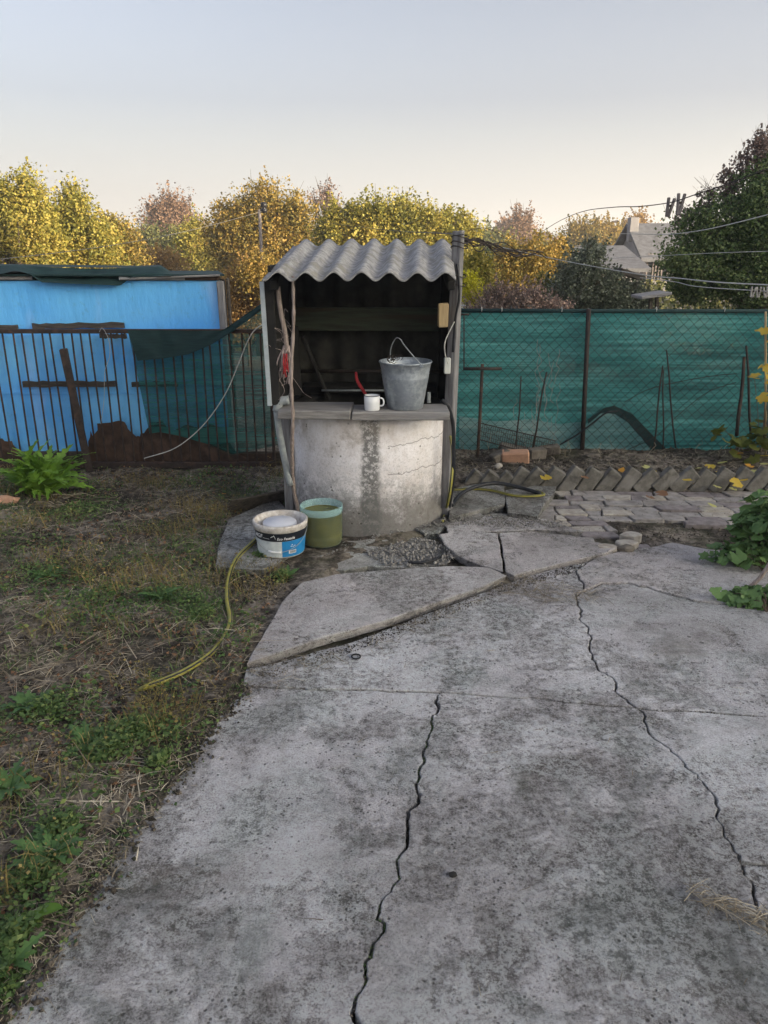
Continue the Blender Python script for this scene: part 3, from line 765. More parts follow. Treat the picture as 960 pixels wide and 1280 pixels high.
# posts
def beam(p0, p1, w_, d_, name, mat, parent, jit=0.002, taper=1.0):
    p0, p1 = Vector(p0), Vector(p1); ax = (p1 - p0); L = ax.length; q = ax.to_track_quat('Z', 'Y').to_matrix()
    mb = MB().cbox((0, 0, 0), (w_, d_, L), 0.005, None, jit, r3)
    vs = [q @ Vector((v[0] * (1 + (taper - 1) * (v[2] / L + .5)), v[1] * (1 + (taper - 1) * (v[2] / L + .5)), v[2])) + (p0 + p1) / 2 for v in mb.v]; mb.v = [tuple(v) for v in vs]
    return mb.build(name, M[mat], parent)
pb = G(555, 645); pt = V(574, 288, 4.28)
post_r = beam((pb.x + 0.01, 4.3, -0.08), pt, 0.056, 0.06, 'post', 'post_grey', well, 0.003, 0.85)
beam((-0.555, 4.30, -0.05), (-0.56, 4.30, 0.665), 0.055, 0.05, 'post', 'post_grey', well)
beam((-0.565, 4.0, 0.72), (-0.575, 4.0, 1.36), 0.045, 0.045, 'post', 'shade_stone_black', well)
beam((-0.55, 4.78, 0.0), (-0.56, 4.78, 1.46), 0.06, 0.06, 'post', 'shade_stone_black', well)
beam((0.36, 4.78, 0.0), (0.37, 4.78, 1.46), 0.06, 0.06, 'post', 'shade_stone_black', well)
# side panels
MB().box((-0.575, 4.39, 1.045), (0.014, 0.74, 0.74)).build('side_panel', M['shade_stone_black'], well)
MB().box((0.405, 4.56, 0.75), (0.014, 0.40, 1.34)).build('side_panel', M['shade_stone_black'], well)
MB().box((-0.601, 3.975, 1.03), (0.022, 0.02, 0.62), Matrix.Rotation(R(-1), 3, 'Y')).build('trim_strip', M['white_strip'], well)
# corrugated sheet helper
def corrugated(x0, x1, pa, pb_, pitch, amp, th, name, mat, parent, nlen=6, perx=12, phase=0.0, rag=0.0, sk=0.0):
    """waves run across x; length goes from pa (y,z) to pb (y,z)"""
    n = int((x1 - x0) / pitch * perx); top = []; bot = []
    dy, dz = pb_[0] - pa[0], pb_[1] - pa[1]; L = math.hypot(dy, dz); ny_, nz_ = -dz / L, dy / L
    for j in range(nlen + 1):
        t = j / nlen
        for i in range(n + 1):
            x = x0 + (x1 - x0) * i / n
            h = amp * math.cos(2 * math.pi * (x - x0) / pitch + phase)
            e = 0
            if rag and j in (0, nlen): e = rag * mnoise.noise(Vector((x * 9, j, 1)))
            y = pa[0] + dy * t + ny_ * h + e * dy / L; z = pa[1] + dz * t + nz_ * h + e * dz / L + 0.004 * mnoise.noise(Vector((x * 3, t * 4, 2)))
            top.append((x + sk * t, y, z)); bot.append((x + sk * t, y - ny_ * th, z - nz_ * th))
    W_ = n + 1; fs = []; B = len(top)
    for j in range(nlen):
        for i in range(n):
            a_ = j * W_ + i
            fs.append((a_, a_ + 1, a_ + W_ + 1, a_ + W_)); fs.append((B + a_, B + a_ + W_, B + a_ + W_ + 1, B + a_ + 1))
    for i in range(n):
        fs.append((i + 1, i, B + i, B + i + 1)); a_ = nlen * W_ + i; fs.append((a_, a_ + 1, B + a_ + 1, B + a_))
    for j in range(nlen):
        a_ = j * W_; fs.append((a_, a_ + W_, B + a_ + W_, B + a_)); a_ += n; fs.append((a_ + W_, a_, B + a_, B + a_ + W_))
    return MB().add(top + bot, fs).build(name, M[mat], parent, True)
corrugated(-0.585, 0.345, (3.83, 1.372), (4.80, 1.53), 0.1335, 0.0205, 0.007, 'roof_sheet', 'asbestos', well, 8, 14, math.pi * 0.85, 0.012, 0.05)
corrugated(-0.55, 0.38, (4.84, 0.0), (4.84, 1.45), 0.15, 0.018, 0.008, 'back_panel', 'asbestos_shaded', well, 4, 10)
# rafters under the roof
for x in (-0.54, 0.33): beam((x, 3.92, 1.325), (x, 4.78, 1.465), 0.04, 0.05, 'rafter', 'shade_stone_black', well)
MB().cbox((-0.10, 4.70, 1.095), (0.86, 0.03, 0.135), 0.004, None, 0.004, r3).build('crossbar', M['wood_green'], well)
# windlass pipe and braces inside
MB().tube([(-0.5, 4.62, 0.80), (0.36, 4.62, 0.80)], 0.012, 8).build('windlass_bar', M['iron'], well, True)
MB().tube([V(402, 488, 4.55), V(482, 488, 4.55)], 0.006, 6).build('rail', M['pipe_grey'], well, True)
beam(V(372, 495, 4.5), V(352, 410, 4.5) + Vector((0.06, 0.1, 0)), 0.05, 0.05, 'brace', 'shade_stone_black', well)
beam(V(412, 500, 4.6), V(378, 420, 4.6), 0.09, 0.02, 'brace', 'shade_stone_black', well)
# blocks on the right post
MB().cbox(V(554, 394, 4.24), (0.055, 0.05, 0.125), 0.004, None, 0.002, r3).build('wood_block', M['wood_tan'], well)
MB().cbox(V(559, 457, 4.24), (0.035, 0.04, 0.085), 0.004).build('junction_box', M['whitebox'], well)
MB().cbox(V(536, 497, 4.3), (0.02, 0.02, 0.06), 0.003).build('bracket', M['pipe_grey'], well)

# cables strapped to the tall post (part of the well)
cb = smooth_path([V(571, 330, 4.22), V(573, 345, 4.21), V(574, 372, 4.2), V(569, 400, 4.2), V(566, 440, 4.21)], 6)
MB().tube(cb, 0.007, 6).build('cable', M['black_rubber'], well, True)
cb = smooth_path([V(568, 402, 4.18), V(557, 425, 4.18), V(556, 440, 4.18), V(560, 455, 4.18)], 6)
MB().tube(cb, 0.003, 5).build('cable', M['white_cord'], well, True)
mb = MB()
for z in (296, 303, 309, 345, 356):
    c = V(575 - (z - 296) * 0.06, z, 4.28); mb.tube([c + Vector((0.045 * math.cos(t), 0.045 * math.sin(t), 0.008 * math.sin(t * 2))) for t in np.linspace(0, 6.28, 11)], 0.003, 4)
mb.build('wire_tie', M['iron'], well)

# bare pole and rope bundle
pl = smooth_path([G(377, 655, 0.0), V(367, 610, 4.1), V(365, 560, 3.95), V(366, 520, 3.87), V(364, 470, 3.87), V(367, 400, 3.88), V(366, 345, 3.89)], 6)
o = MB().tube(pl, [0.012 - 0.005 * i / len(pl) + 0.0016 * math.sin(i * 2.1) for i in range(len(pl))], 8).build('bare_branch', M['stick'], None, True, True)
prop(o, 'thin bare upright branch standing in front of the left side of the well', 'branch')
t = thing('rope_bundle', 'knotted pale and red rope hanging on a bent stick inside the well left side', 'rope', V(357, 440, 4.0))
MB().tube(smooth_path([V(346, 347, 4.02), V(350, 385, 4.0), V(356, 415, 4.0), V(359, 440, 4.0)], 5), [0.013] * 16, 7).build('stick', M['stick'], t, True)
mb = MB(); rr = random.Random(3)
for k in range(16):
    a0 = V(358 + rr.uniform(-4, 4), 432, 4.0); b0 = V(355 + rr.uniform(-7, 7), rr.uniform(455, 482), 4.0)
    m0 = (a0 + b0) / 2 + Vector((rr.uniform(-.025, .02), rr.uniform(-.03, .02), 0))
    mb.tube(smooth_path([a0, m0, b0 + Vector((0, rr.uniform(-.02, .02), 0))], 4), rr.uniform(0.003, 0.006), 5)
mb.build('rope', M['rope'], t, True)
mb = MB()
for k in range(6):
    a0 = V(357 + rr.uniform(-2, 3), 442, 3.97); b0 = V(357 + rr.uniform(-3, 4), rr.uniform(462, 476), 3.96)
    mb.tube(smooth_path([a0, (a0 + b0) / 2 + Vector((rr.uniform(-.01, .01), -.01, 0)), b0], 3), 0.0035, 5)
mb.build('rope', M['red'], t, True)['label'] = 'red strands of rope'
mb = MB()
for k in range(12):   # loose wiry roots
    a0 = V(356 + rr.uniform(-10, 10), rr.uniform(380, 480), 3.98); pts = [a0]
    for q in range(4): pts.append(pts[-1] + Vector((rr.uniform(-.04, .04), rr.uniform(-.02, .02), rr.uniform(-.05, .03))))
    mb.tube(smooth_path(pts, 4), 0.001, 3)
mb.build('loose_fibres', M['rope'], t)

# drain pipe
t = thing('drain_pipe', 'grey plastic pipe with an elbow running down the left side of the well', 'pipe', (-0.56, 4.1, 0))
e1 = V(361, 500, 4.0); e2 = V(349, 504, 4.0); e3 = V(346, 514, 4.0)
MB().tube(smooth_path([e1, e2 + Vector((0.003, 0, 0.006)), e3], 5), 0.024, 10).build('elbow', M['pipe_grey'], t, True)
MB().tube(smooth_path([e3, V(350, 545, 4.02), V(358, 585, 4.05), V(363, 606, 4.07)], 4), 0.018, 10).build('pipe', M['pipe_grey'], t, True)

# ------------------------------------------------------------------ bucket, mug, red cord on the counter
bc = V(507, 511, 4.02); bc.z = 0.701; bc = Vector((0.112, 4.02, 0.701))
t = thing('bucket', 'dented galvanised steel bucket standing on the well counter', 'bucket', bc)
s_ = 1.0
prof = [(0.0, 0.008), (0.092, 0.008), (0.096, 0.0), (0.099, 0.004), (0.113, 0.09), (0.127, 0.175), (0.1285, 0.186), (0.1275, 0.190), (0.1305, 0.200), (0.1295, 0.205), (0.1345, 0.232), (0.141, 0.262), (0.1445, 0.264), (0.1455, 0.268), (0.1435, 0.272), (0.140, 0.270),
        (0.133, 0.235), (0.120, 0.15), (0.094, 0.014), (0.0, 0.014)]
prof = [(a_ * 0.955, b2 * 0.90) for a_, b2 in prof]
MB().lathe(prof, bc, 56, 0.012).build('body', M['galv'], t, True)
for sx in (-1, 1):
    MB().cbox(bc + (Vector((0.076, -0.118, 0.236)) if sx > 0 else Vector((-0.08, 0.117, 0.236))), (0.022, 0.006, 0.022), 0.002).build('ear', M['galv'], t)
hp = smooth_path([bc + Vector((0.088, -0.105, 0.262)), bc + Vector((0.045, -0.08, 0.31)), bc + Vector((0.0, -0.03, 0.372)), bc + Vector((-0.045, 0.03, 0.385)), bc + Vector((-0.085, 0.08, 0.33)), bc + Vector((-0.085, 0.105, 0.262))], 6)
hp = smooth_path([bc + Vector((0.076, -0.122, 0.240)), bc + Vector((0.035, -0.10, 0.282)), bc + Vector((-0.010, -0.06, 0.332)), bc + Vector((-0.030, -0.02, 0.357)), bc + Vector((-0.052, 0.02, 0.355)), bc + Vector((-0.075, 0.09, 0.30)), bc + Vector((-0.08, 0.12, 0.240))], 6)
MB().tube(hp, 0.0028, 6).build('handle', M['pipe_grey'], t, True)
mb = MB(); rr = random.Random(12)
for k in range(9):
    c0 = bc + Vector((-0.055 + rr.uniform(-.03, .03), -0.0 + rr.uniform(-.02, .02), 0.255 + rr.uniform(-.012, .012)))
    mb.tube([c0 + Vector((0.016 * math.cos(q + k), 0.01 * math.sin(q * 1.3), 0.014 * math.sin(q + k))) for q in np.linspace(0, 5, 8)], 0.002, 4)
mb.build('wire_tangle', M['iron'], t, True)
mc = Vector((-0.062, 3.955, 0.701))
t = thing('mug', 'small white enamel mug with dark rim on the well counter', 'mug', mc)
MB().lathe([(0, 0.003), (0.034, 0.003), (0.038, 0.0), (0.040, 0.004), (0.041, 0.04), (0.0415, 0.076), (0.0395, 0.076), (0.039, 0.03), (0.037, 0.006), (0, 0.006)], mc, 36).build('body', M['enamel'], t, True)
MB().tube([mc + Vector((0.0412 * math.cos(q), 0.0412 * math.sin(q), 0.077)) for q in np.linspace(0, 2 * math.pi, 37)], 0.0018, 6, False).build('rim', M['enamel_edge'], t, True)
MB().tube(smooth_path([mc + Vector((0.035, -0.01, 0.064)), mc + Vector((0.054, -0.016, 0.062)), mc + Vector((0.061, -0.018, 0.045)), mc + Vector((0.056, -0.016, 0.027)), mc + Vector((0.037, -0.01, 0.022))], 5), 0.0042, 8).build('handle', M['enamel'], t, True)
o = MB().tube(smooth_path([V(459, 498, 4.10), V(456, 491, 4.10), V(450, 482, 4.10), V(446, 474, 4.11), V(445, 465, 4.11)], 6), [0.006 + 0.003 * math.sin(i / 24 * 3.1) for i in range(25)], 8).build('red_cord', M['red'], None, True, True)
prop(o, 'stiff twisted red cord curling up behind the white mug', 'cord')

# ------------------------------------------------------------------ paint bucket and plastic tub
pc = Vector((-0.527, 3.672, 0.03))
t = thing('paint_bucket', 'white and blue plastic paint bucket with label on the slab left of the well', 'bucket', pc)
rb, rt_, hh = 0.117, 0.133, 0.168
rad_at = lambda z: rb + (rt_ - rb) * z / hh
MB().lathe([(0, 0.004), (rb - .004, 0.004), (rb, 0.0), (rb + 0.001, 0.004), (rad_at(0.135), 0.135), (rad_at(0.137) + 0.006, 0.137), (rt_ + .006, 0.160), (rt_ + .005, hh + .003), (rt_ - .004, hh + .004), (rt_ - .009, 0.150), (rt_ - 0.018, 0.12), (rt_ - .022, 0.115), (0, 0.112)], pc, 56).build('body', M['bucket_white'], t, True)
def wrap(c, r_fn, a0, a1, z0, z1, off=0.0012, n=24):
    vs = []; fs = []
    for i in range(n + 1):
        a_ = a0 + (a1 - a0) * i / n
        for z in (z0, z1):
            rr_ = r_fn(z) + off; vs.append((c.x + rr_ * math.sin(a_), c.y - rr_ * math.cos(a_), c.z + z))
    for i in range(n): fs.append((2 * i, 2 * i + 2, 2 * i + 3, 2 * i + 1))
    return MB().add(vs, fs)
lb = wrap(pc, rad_at, -1.65, 1.65, 0.092, 0.1345).build('label_band', M['label_black'], t, True)
wrap(pc, rad_at, -1.65, 0.16, 0.006, 0.0915).build('label_panel', M['label_grey'], t, True)
lbl = wrap(pc, rad_at, 0.165, 1.65, 0.006, 0.0915).build('label_panel', M['label_blue'], t, True); lbl['label'] = 'blue part of the printed label'
def text_on(c, s, a0, z0, size, off, mat, parent, shear=0.0):
    cu = bpy.data.curves.new('lettering', 'FONT'); cu.body = s; cu.size = size; cu.shear = shear; cu.offset = size * 0.015
    ob = bpy.data.objects.new('lettering', cu); C.objects.link(ob)
    dg = bpy.context.evaluated_depsgraph_get(); me = bpy.data.meshes.new_from_object(ob.evaluated_get(dg)); bpy.data.objects.remove(ob)
    for v in me.vertices:
        z = z0 + v.co.y; rr_ = rad_at(z) + off; a_ = a0 + v.co.x / rr_
        v.co = (c.x + rr_ * math.sin(a_), c.y - rr_ * math.cos(a_), c.z + z)
    me.materials.clear()
    return link('lettering', me, mat, parent)
text_on(pc, 'MGF', -1.10, 0.105, 0.030, 0.0030, M['label_white'], lb, 0.25)
text_on(pc, 'Eco Fassade', -0.02, 0.101, 0.019, 0.0030, M['label_white'], lb, 0.25)
mb = MB()   # little swoosh mark and line beside the words
for (a0, z0, a1, z1, w_) in [(-0.26, 0.113, -0.13, 0.122, 0.004), (-0.13, 0.124, -0.07, 0.104, 0.007), (-0.62, 0.107, -0.32, 0.105, 0.0018)]:
    q = []
    for (a_, z) in ((a0, z0), (a1, z1), (a1, z1 + w_), (a0, z0 + w_)):
        rr_ = rad_at(z) + 0.003; q.append((pc.x + rr_ * math.sin(a_), pc.y - rr_ * math.cos(a_), pc.z + z))
    mb.add(q, [(0, 1, 2, 3)])
mb.build('logo_mark', M['label_white'], lb)
mb = MB()
r5 = random.Random(2); a_ = 0.50
bcw = wrap(pc, rad_at, 0.44, 0.78, 0.022, 0.040, 0.002, 6); bcw.build('barcode_patch', M['label_white'], lbl, True)
while a_ < 0.74:
    w_ = r5.uniform(0.008, 0.02); mb2 = wrap(pc, rad_at, a_, a_ + w_, 0.025, 0.038, 0.0028, 1); mb.add(mb2.v, mb2.f); a_ += w_ + r5.uniform(0.008, 0.02)
mb.build('barcode', M['label_black'], lbl)
mb = MB()
for (a0, z0) in [(0.52, 0.060), (0.60, 0.058), (0.68, 0.061), (0.56, 0.068)]:
    m2 = wrap(pc, rad_at, a0, a0 + 0.05, z0, z0 + 0.004, 0.0025, 1); mb.add(m2.v, m2.f)
mb.build('small_print', M['label_white'], lbl)
# lid lying inside, handle
MB().lathe([(0, 0.158), (0.080, 0.156), (0.086, 0.150), (0.086, 0.125)], pc + Vector((-0.004, 0.008, 0)), 40).build('inner_tub', M['inner_lid'], t, True)
hp = []
for q in np.linspace(0, math.pi, 25):
    a_ = -math.pi / 2 + q; zz = 0.138 - 0.102 * math.sin(q) ** 0.8; rr_ = rad_at(zz) + 0.007
    hp.append(pc + Vector((rr_ * math.sin(a_), -rr_ * math.cos(a_), zz)))
h_o = MB().tube(hp, 0.0016, 5).build('handle', M['pipe_grey'], t, True)
MB().tube([v + Vector((0, -0.002, 0)) for v in hp[9:14]], 0.0055, 8).build('grip', M['label_white'], h_o, True)

tc = Vector((-0.330, 3.835, 0.005))
t = thing('water_tub', 'cut-off clear blue plastic tub of green water against the well', 'tub', tc)
def tubmat(name, fac):
    m = NT(name)
    m.base((0.42, 0.66, 0.70)); m.set(Roughness=0.25)
    tr = m.n('ShaderNodeBsdfTransparent'); tr.inputs[0].default_value = (0.90, 0.95, 0.92, 1)
    mx = m.n('ShaderNodeMixShader'); mx.inputs[0].default_value = fac
    m.l(tr.outputs[0], mx.inputs[1]); m.l(m.b.outputs[0], mx.inputs[2]); m.l(mx.outputs[0], m.out.inputs[0]); return m.m
M['tub'] = tubmat('clear_blue_plastic', 0.07); M['tub_rim'] = tubmat('blue_plastic_rim', 0.30)
gw = NT('green_algae_water'); gp = gw.pos(); gw.base(gw.ramp(gw.noise(gp, 6, 5), [(0.3, (0.075, 0.072, 0.010)), (0.7, (0.15, 0.135, 0.02))])); gw.set(Roughness=0.08); M['gwater'] = gw.m
gw = NT('green_water_behind_plastic'); gp = gw.pos(); gw.base(gw.ramp(gw.noise(gp, 9, 5), [(0.3, (0.085, 0.072, 0.010)), (0.7, (0.165, 0.135, 0.025))])); gw.set(Roughness=0.3); M['gwater2'] = gw.m
MB().lathe([(0, 0.002), (0.095, 0.002), (0.104, 0.008), (0.109, 0.022), (0.106, 0.03), (0.110, 0.04), (0.110, 0.058), (0.107, 0.064), (0.111, 0.072), (0.111, 0.178)], tc, 48).build('body', M['tub'], t, True)
MB().lathe([(0.111, 0.176), (0.114, 0.181), (0.1135, 0.214), (0.111, 0.217), (0.109, 0.214), (0.109, 0.18)], tc, 48).build('rim', M['tub_rim'], t, True)
mb = MB().lathe([(0.0, 0.006), (0.100, 0.010), (0.105, 0.022), (0.103, 0.03), (0.1065, 0.04), (0.1065, 0.056), (0.104, 0.064), (0.1075, 0.072), (0.1075, 0.178)], tc, 48)
mb.build('water_body', M['gwater2'], t, True)
MB().disc(tc + Vector((0, 0, 0.176)), 0.1074, 48).build('water_surface', M['gwater'], t)

# flat dark board leaning by the slab
o = MB().cbox((0, 0, 0), (0.42, 0.13, 0.015), 0.004, None, 0.004, r3)
p = G(327, 624, 0.06)
rot = Matrix.Rotation(R(34), 3, 'Z') @ Matrix.Rotation(R(-55), 3, 'X')
o.v = [tuple(rot @ Vector(v) + p + Vector((0, 0, -0.01))) for v in o.v]
prop(o.build('loose_board', M['wood_dark'], None, False, True), 'dark weathered board lying on edge left of the well', 'board')

# ------------------------------------------------------------------ hoses
def hose_mat(name, c, stripe):
    m = NT(name); tc_ = m.n('ShaderNodeTexCoord')
    f = m.ramp(m.noise(m.pos(), 30, 6, 0.7), [(0.4, 0.0), (0.6, 1.0)])
    m.base(m.mix(f, c, stripe)); m.set(Roughness=0.5); return m.m
M['hose_y'] = hose_mat('yellow_hose', (0.34, 0.30, 0.05), (0.26, 0.25, 0.08))
M['hose_k'] = hose_mat('dark_hose_stripe', (0.04, 0.05, 0.04), (0.03, 0.03, 0.03))
def hose(name, label, pts, r_, mat, n=8, stripes=None, loc=True):
    path_ = smooth_path(pts, n)
    if not stripes:
        o = MB().tube(path_, r_, 10).build(name, mat, None, True, True); return prop(o, label, 'hose')
    t = thing(name, label, 'hose', path_[0])
    MB().tube(path_, r_, 10).build('tube', mat, t, True)
    for off_ in stripes:
        MB().tube([p + Vector((off_[0] * r_, off_[1] * r_, off_[2] * r_)) for p in path_], r_ * 0.33, 5).build('stripe', off_[3], t, True)
    return t
hz = 0.014
hose('garden_hose', 'yellow garden hose snaking across the dry grass from the well', [G(357, 640, 0.03), G(345, 648, 0.05), G(318, 676, 0.045), G(296, 698, 0.045), G(286, 722, hz), G(284, 748, hz), G(288, 775, hz), G(281, 795, hz), G(262, 818, hz), G(232, 838, hz), G(205, 850, hz), G(186, 857, hz), G(176, 862, -0.002), G(168, 866, -0.02)], 0.0105, M['hose_y'],
     stripes=[(0.72, -0.3, 0.62, M['hose_k'])])
hose('garden_hose', 'black rubber hose dropping beside the right post of the well', [V(552, 500, 4.1), V(560, 508, 4.1), V(566, 530, 4.12), V(567, 560, 4.12), V(566, 600, 4.15), G(560, 640, 0.02), G(554, 650, 0.02)], 0.011, M['black_rubber'])
hose('garden_hose', 'yellow striped hose end hanging behind the black hose at the right post', [V(563, 545, 4.2), V(566, 570, 4.15), V(563, 610, 4.12), G(557, 640, 0.02), G(553, 652, 0.02)], 0.009, M['hose_y'], stripes=[(-0.5, -0.8, 0, M['hose_k'])])
hose('garden_hose', 'thick black hose arching over the grey slabs right of the well', [G(564, 632, 0.062), G(577, 617, 0.085), G(596, 608, 0.10), G(620, 604, 0.10), G(648, 609, 0.08), G(676, 617, 0.062)], 0.012, M['black_rubber'])
hose('garden_hose', 'yellow and black striped hose looping on the grey slabs', [G(566, 612, 0.055), G(590, 611, 0.055), G(615, 613, 0.055), G(640, 619, 0.058), G(665, 620, 0.058), G(680, 618, 0.058), G(670, 613, 0.061)], 0.008, M['hose_y'], stripes=[(0, -0.6, 0.7, M['hose_k'])])
o = hose('rubber_ring', 'black rubber hose offcut curled on the rubble before the well', [G(545, 668, 0.012), G(555, 683, 0.012), G(548, 697, 0.012), G(530, 703, 0.012), G(510, 703, 0.012)], 0.007, M['black_rubber'])

# ------------------------------------------------------------------ LEFT: barred fence, scrap sheets, blue shed, net
FY = 5.33
fz = lambda py: V(0, py, FY).z
ztop = V(200, 414, FY).z; zbot = V(200, 581, FY).z
xl, xr = -3.7, V(335, 415, FY).x
fence = thing('barred_fence', 'low rusty brown fence of thin upright iron bars in front of the blue shed', 'fence', ((xl + xr) / 2, FY, 0))
MB().cbox(((xl + xr) / 2, FY, ztop), (xr - xl, 0.03, 0.028), 0.003).build('top_rail', M['rust'], fence)
MB().cbox(((xl + xr) / 2, FY, zbot), (xr - xl, 0.032, 0.045), 0.003).build('bottom_rail', M['rust'], fence)
barm = MB().tube([(0, 0, zbot + 0.02), (0, 0, ztop - 0.012)], 0.0062, 6).mesh('bar'); barm.materials.append(M['rust'])
x = xl + 0.02; r6 = random.Random(3); k = 0
while x < xr - 0.01:
    o = bpy.data.objects.new('bar', barm); C.objects.link(o); o.parent = fence
    o.location = Vector((x, FY + 0.004, 0)) - OFF[fence]; o.rotation_euler = (0, R(r6.uniform(-0.8, 0.8)), 0)
    x += 0.0675
for px0, px1 in ((79, 112),):
    beam(V(px1, 590, FY - 0.03) , V(px0, 436, FY - 0.05), 0.065, 0.05, 'post', 'rust', fence)
beam((xr + 0.0, FY, 0.0), (xr + 0.0, FY, ztop + .01), 0.022, 0.022, 'post', 'rust', fence)
# scrap sheets behind the bars
def scrap(pts, label, y=FY + 0.05):
    P = [V(px, py, y) for px, py in pts]
    n = len(P); vs = [(p.x, y + 0.006 * math.sin(p.x * 40), p.z) for p in P] + [(p.x, y + 0.004 + 0.006 * math.sin(p.x * 40), p.z) for p in P]
    fs = [tuple(range(n)), tuple(range(n, 2 * n))[::-1]] + [(i, i + n, (i + 1) % n + n, (i + 1) % n) for i in range(n)]
    return prop(MB().add(vs, fs).build('scrap_sheet', M['rustsheet'], None, False, True), label, 'metal sheet', 'rusty scrap sheets along the foot of the fence')
def ragged(top, xr0, seed):
    r_ = random.Random(seed); out = []
    for (a_, b_) in zip(top[:-1], top[1:]):
        for q in range(3):
            t_ = q / 3; out.append((a_[0] + (b_[0] - a_[0]) * t_ + r_.uniform(-1, 1), a_[1] + (b_[1] - a_[1]) * t_ + r_.uniform(-1.5, 1.5)))
    out.append(top[-1]); return [(top[0][0], 590)] + out + [(top[-1][0], 590)]
scrap(ragged([(112, 575), (110, 560), (113, 540), (117, 545), (118, 553), (126, 556), (124, 540), (122, 530), (134, 529), (146, 526), (156, 528), (161, 540), (166, 545), (176, 546)], 0, 1), 'ragged rusty sheet with a broken hole behind the leaning post')
scrap(ragged([(174, 546), (182, 538), (190, 527), (203, 526), (210, 538), (217, 543), (221, 535), (228, 533)], 0, 2), 'rusty sheet with a rounded broken top in the middle of the fence', FY + 0.058)
scrap(ragged([(224, 540), (230, 531), (243, 534), (250, 537), (262, 531), (275, 533), (283, 545), (290, 560), (297, 566), (345, 566)], 0, 3), 'rusty sheet behind the green net near the well', FY + 0.05)
scrap(ragged([(-60, 552), (-20, 556), (3, 549), (14, 552), (22, 563), (26, 575)], 0, 4), 'rusty sheet corner at the left end of the fence')
mb = MB(); c0 = V(200, 588, FY + 0.07)
mb.cbox(((xl + xr) / 2 + .15, FY + 0.07, 0.045), (xr - xl + .4, 0.02, 0.12), 0.004, None, 0.002, r3)
mb.build('kick_board', M['wood_dark'], fence)

# blue shed
SY = 5.62
shed_top = V(200, 351, SY).z
sx1 = V(281, 380, SY).x
shed = thing('blue_shed', 'low shed with a blue plastic wall and netting folded over its roof edge', 'shed', (-2.6, SY + 0.8, 0))
MB().box(((-5.2 + sx1) / 2, SY + 0.01, shed_top / 2 + .25), (sx1 + 5.2 - 0.05, 0.02, shed_top - 0.5)).build('wall', M['blue_top'], shed)
# lower film, slightly billowing, glossy
nxx, nzz = 260, 16; vs = []; fs = []
x0_, x1_ = -4.6, V(283, 500, FY + 0.13).x
for j in range(nzz + 1):
    for i in range(nxx + 1):
        x = x0_ + (x1_ - x0_) * i / nxx; z = 0.0 + 0.92 * j / nzz
        yy = FY + 0.14 + 0.007 * math.sin(x * 46 + 1.5 * math.sin(z * 3)) * (0.6 + mnoise.noise(Vector((x * 1.5, z, 5)))) + 0.03 * mnoise.noise(Vector((x * 2, z * 2, 0))) - 0.03 * (0.35 - z if z < 0.35 else 0)
        vs.append((x, yy, z))
for j in range(nzz):
    for i in range(nxx): a_ = j * (nxx + 1) + i; fs.append((a_, a_ + 1, a_ + nxx + 2, a_ + nxx + 1))
MB().add(vs, fs).build('plastic_film', M['blue_low'], shed, True)
p0 = V(0, 492, FY + .1).z; 
MB().box(((x0_ + x1_) / 2, FY + 0.118, p0), (x1_ - x0_, 0.003, 0.006)).build('seam', M['blue_top'], shed)
beam((sx1 - 0.01, SY - 0.01, 0), (sx1 - 0.02, SY - 0.01, shed_top + 0.0), 0.045, 0.05, 'corner_post', 'post_grey', shed)
beam((sx1 + 0.025, SY + 0.03, 0), (sx1 + 0.025, SY + 0.03, shed_top + 0.02), 0.02, 0.04, 'corner_post', 'wood_dark', shed)
SD = 0.85; sx2 = sx1 - 0.21 * SD - 0.05
def prism(name, P, z0, z1, mat, parent):
    n = len(P); vs = [(p[0], p[1], z0) for p in P] + [(p[0], p[1], z1) for p in P]
    return MB().add(vs, [tuple(range(n))[::-1], tuple(range(n, 2 * n))] + [(i, (i + 1) % n, (i + 1) % n + n, i + n) for i in range(n)]).build(name, M[mat], parent)
prism('side_wall', [(sx1, SY + 0.05), (sx1 + 0.0, SY + 0.07), (sx2, SY + SD), (sx2 - 0.02, SY + SD - 0.02)], 0, shed_top, 'wood_dark', shed)
MB().box(((-5.2 + sx2) / 2, SY + SD + 0.01, shed_top / 2), (sx2 + 5.2, 0.02, shed_top)).build('rear_wall', M['wood_dark'], shed)
# roof: stacked boards under a pale sheet
zr_ = shed_top + 0.012
for k, (xa, xb, mt) in enumerate([(-5.2, V(43, 350, SY).x, 'wood_grey'), (V(150, 350, SY).x, V(170, 350, SY).x, 'white_strip'), (V(170, 350, SY).x, V(233, 350, SY).x, 'wood_grey'), (V(229, 350, SY).x, V(274, 350, SY).x, 'rustsheet')]):
    MB().cbox(((xa + xb) / 2, SY - 0.01 + 0.004 * k, zr_ + 0.006), (xb - xa - 0.004, 0.05, 0.026), 0.003, None, 0.003, r3).build('fascia_board', M[mt], shed)
prism('roof_sheet', [(-5.2, SY - 0.05), (sx1 + 0.02, SY - 0.05), (sx2 + 0.02, SY + SD), (-5.2, SY + SD)], zr_ + 0.021, zr_ + 0.033, 'net_dark', shed)
MB().tube([V(150, 349, SY - .05), V(275, 344, SY - .05)], 0.008, 6).build('batten', M['wood_grey'], shed)
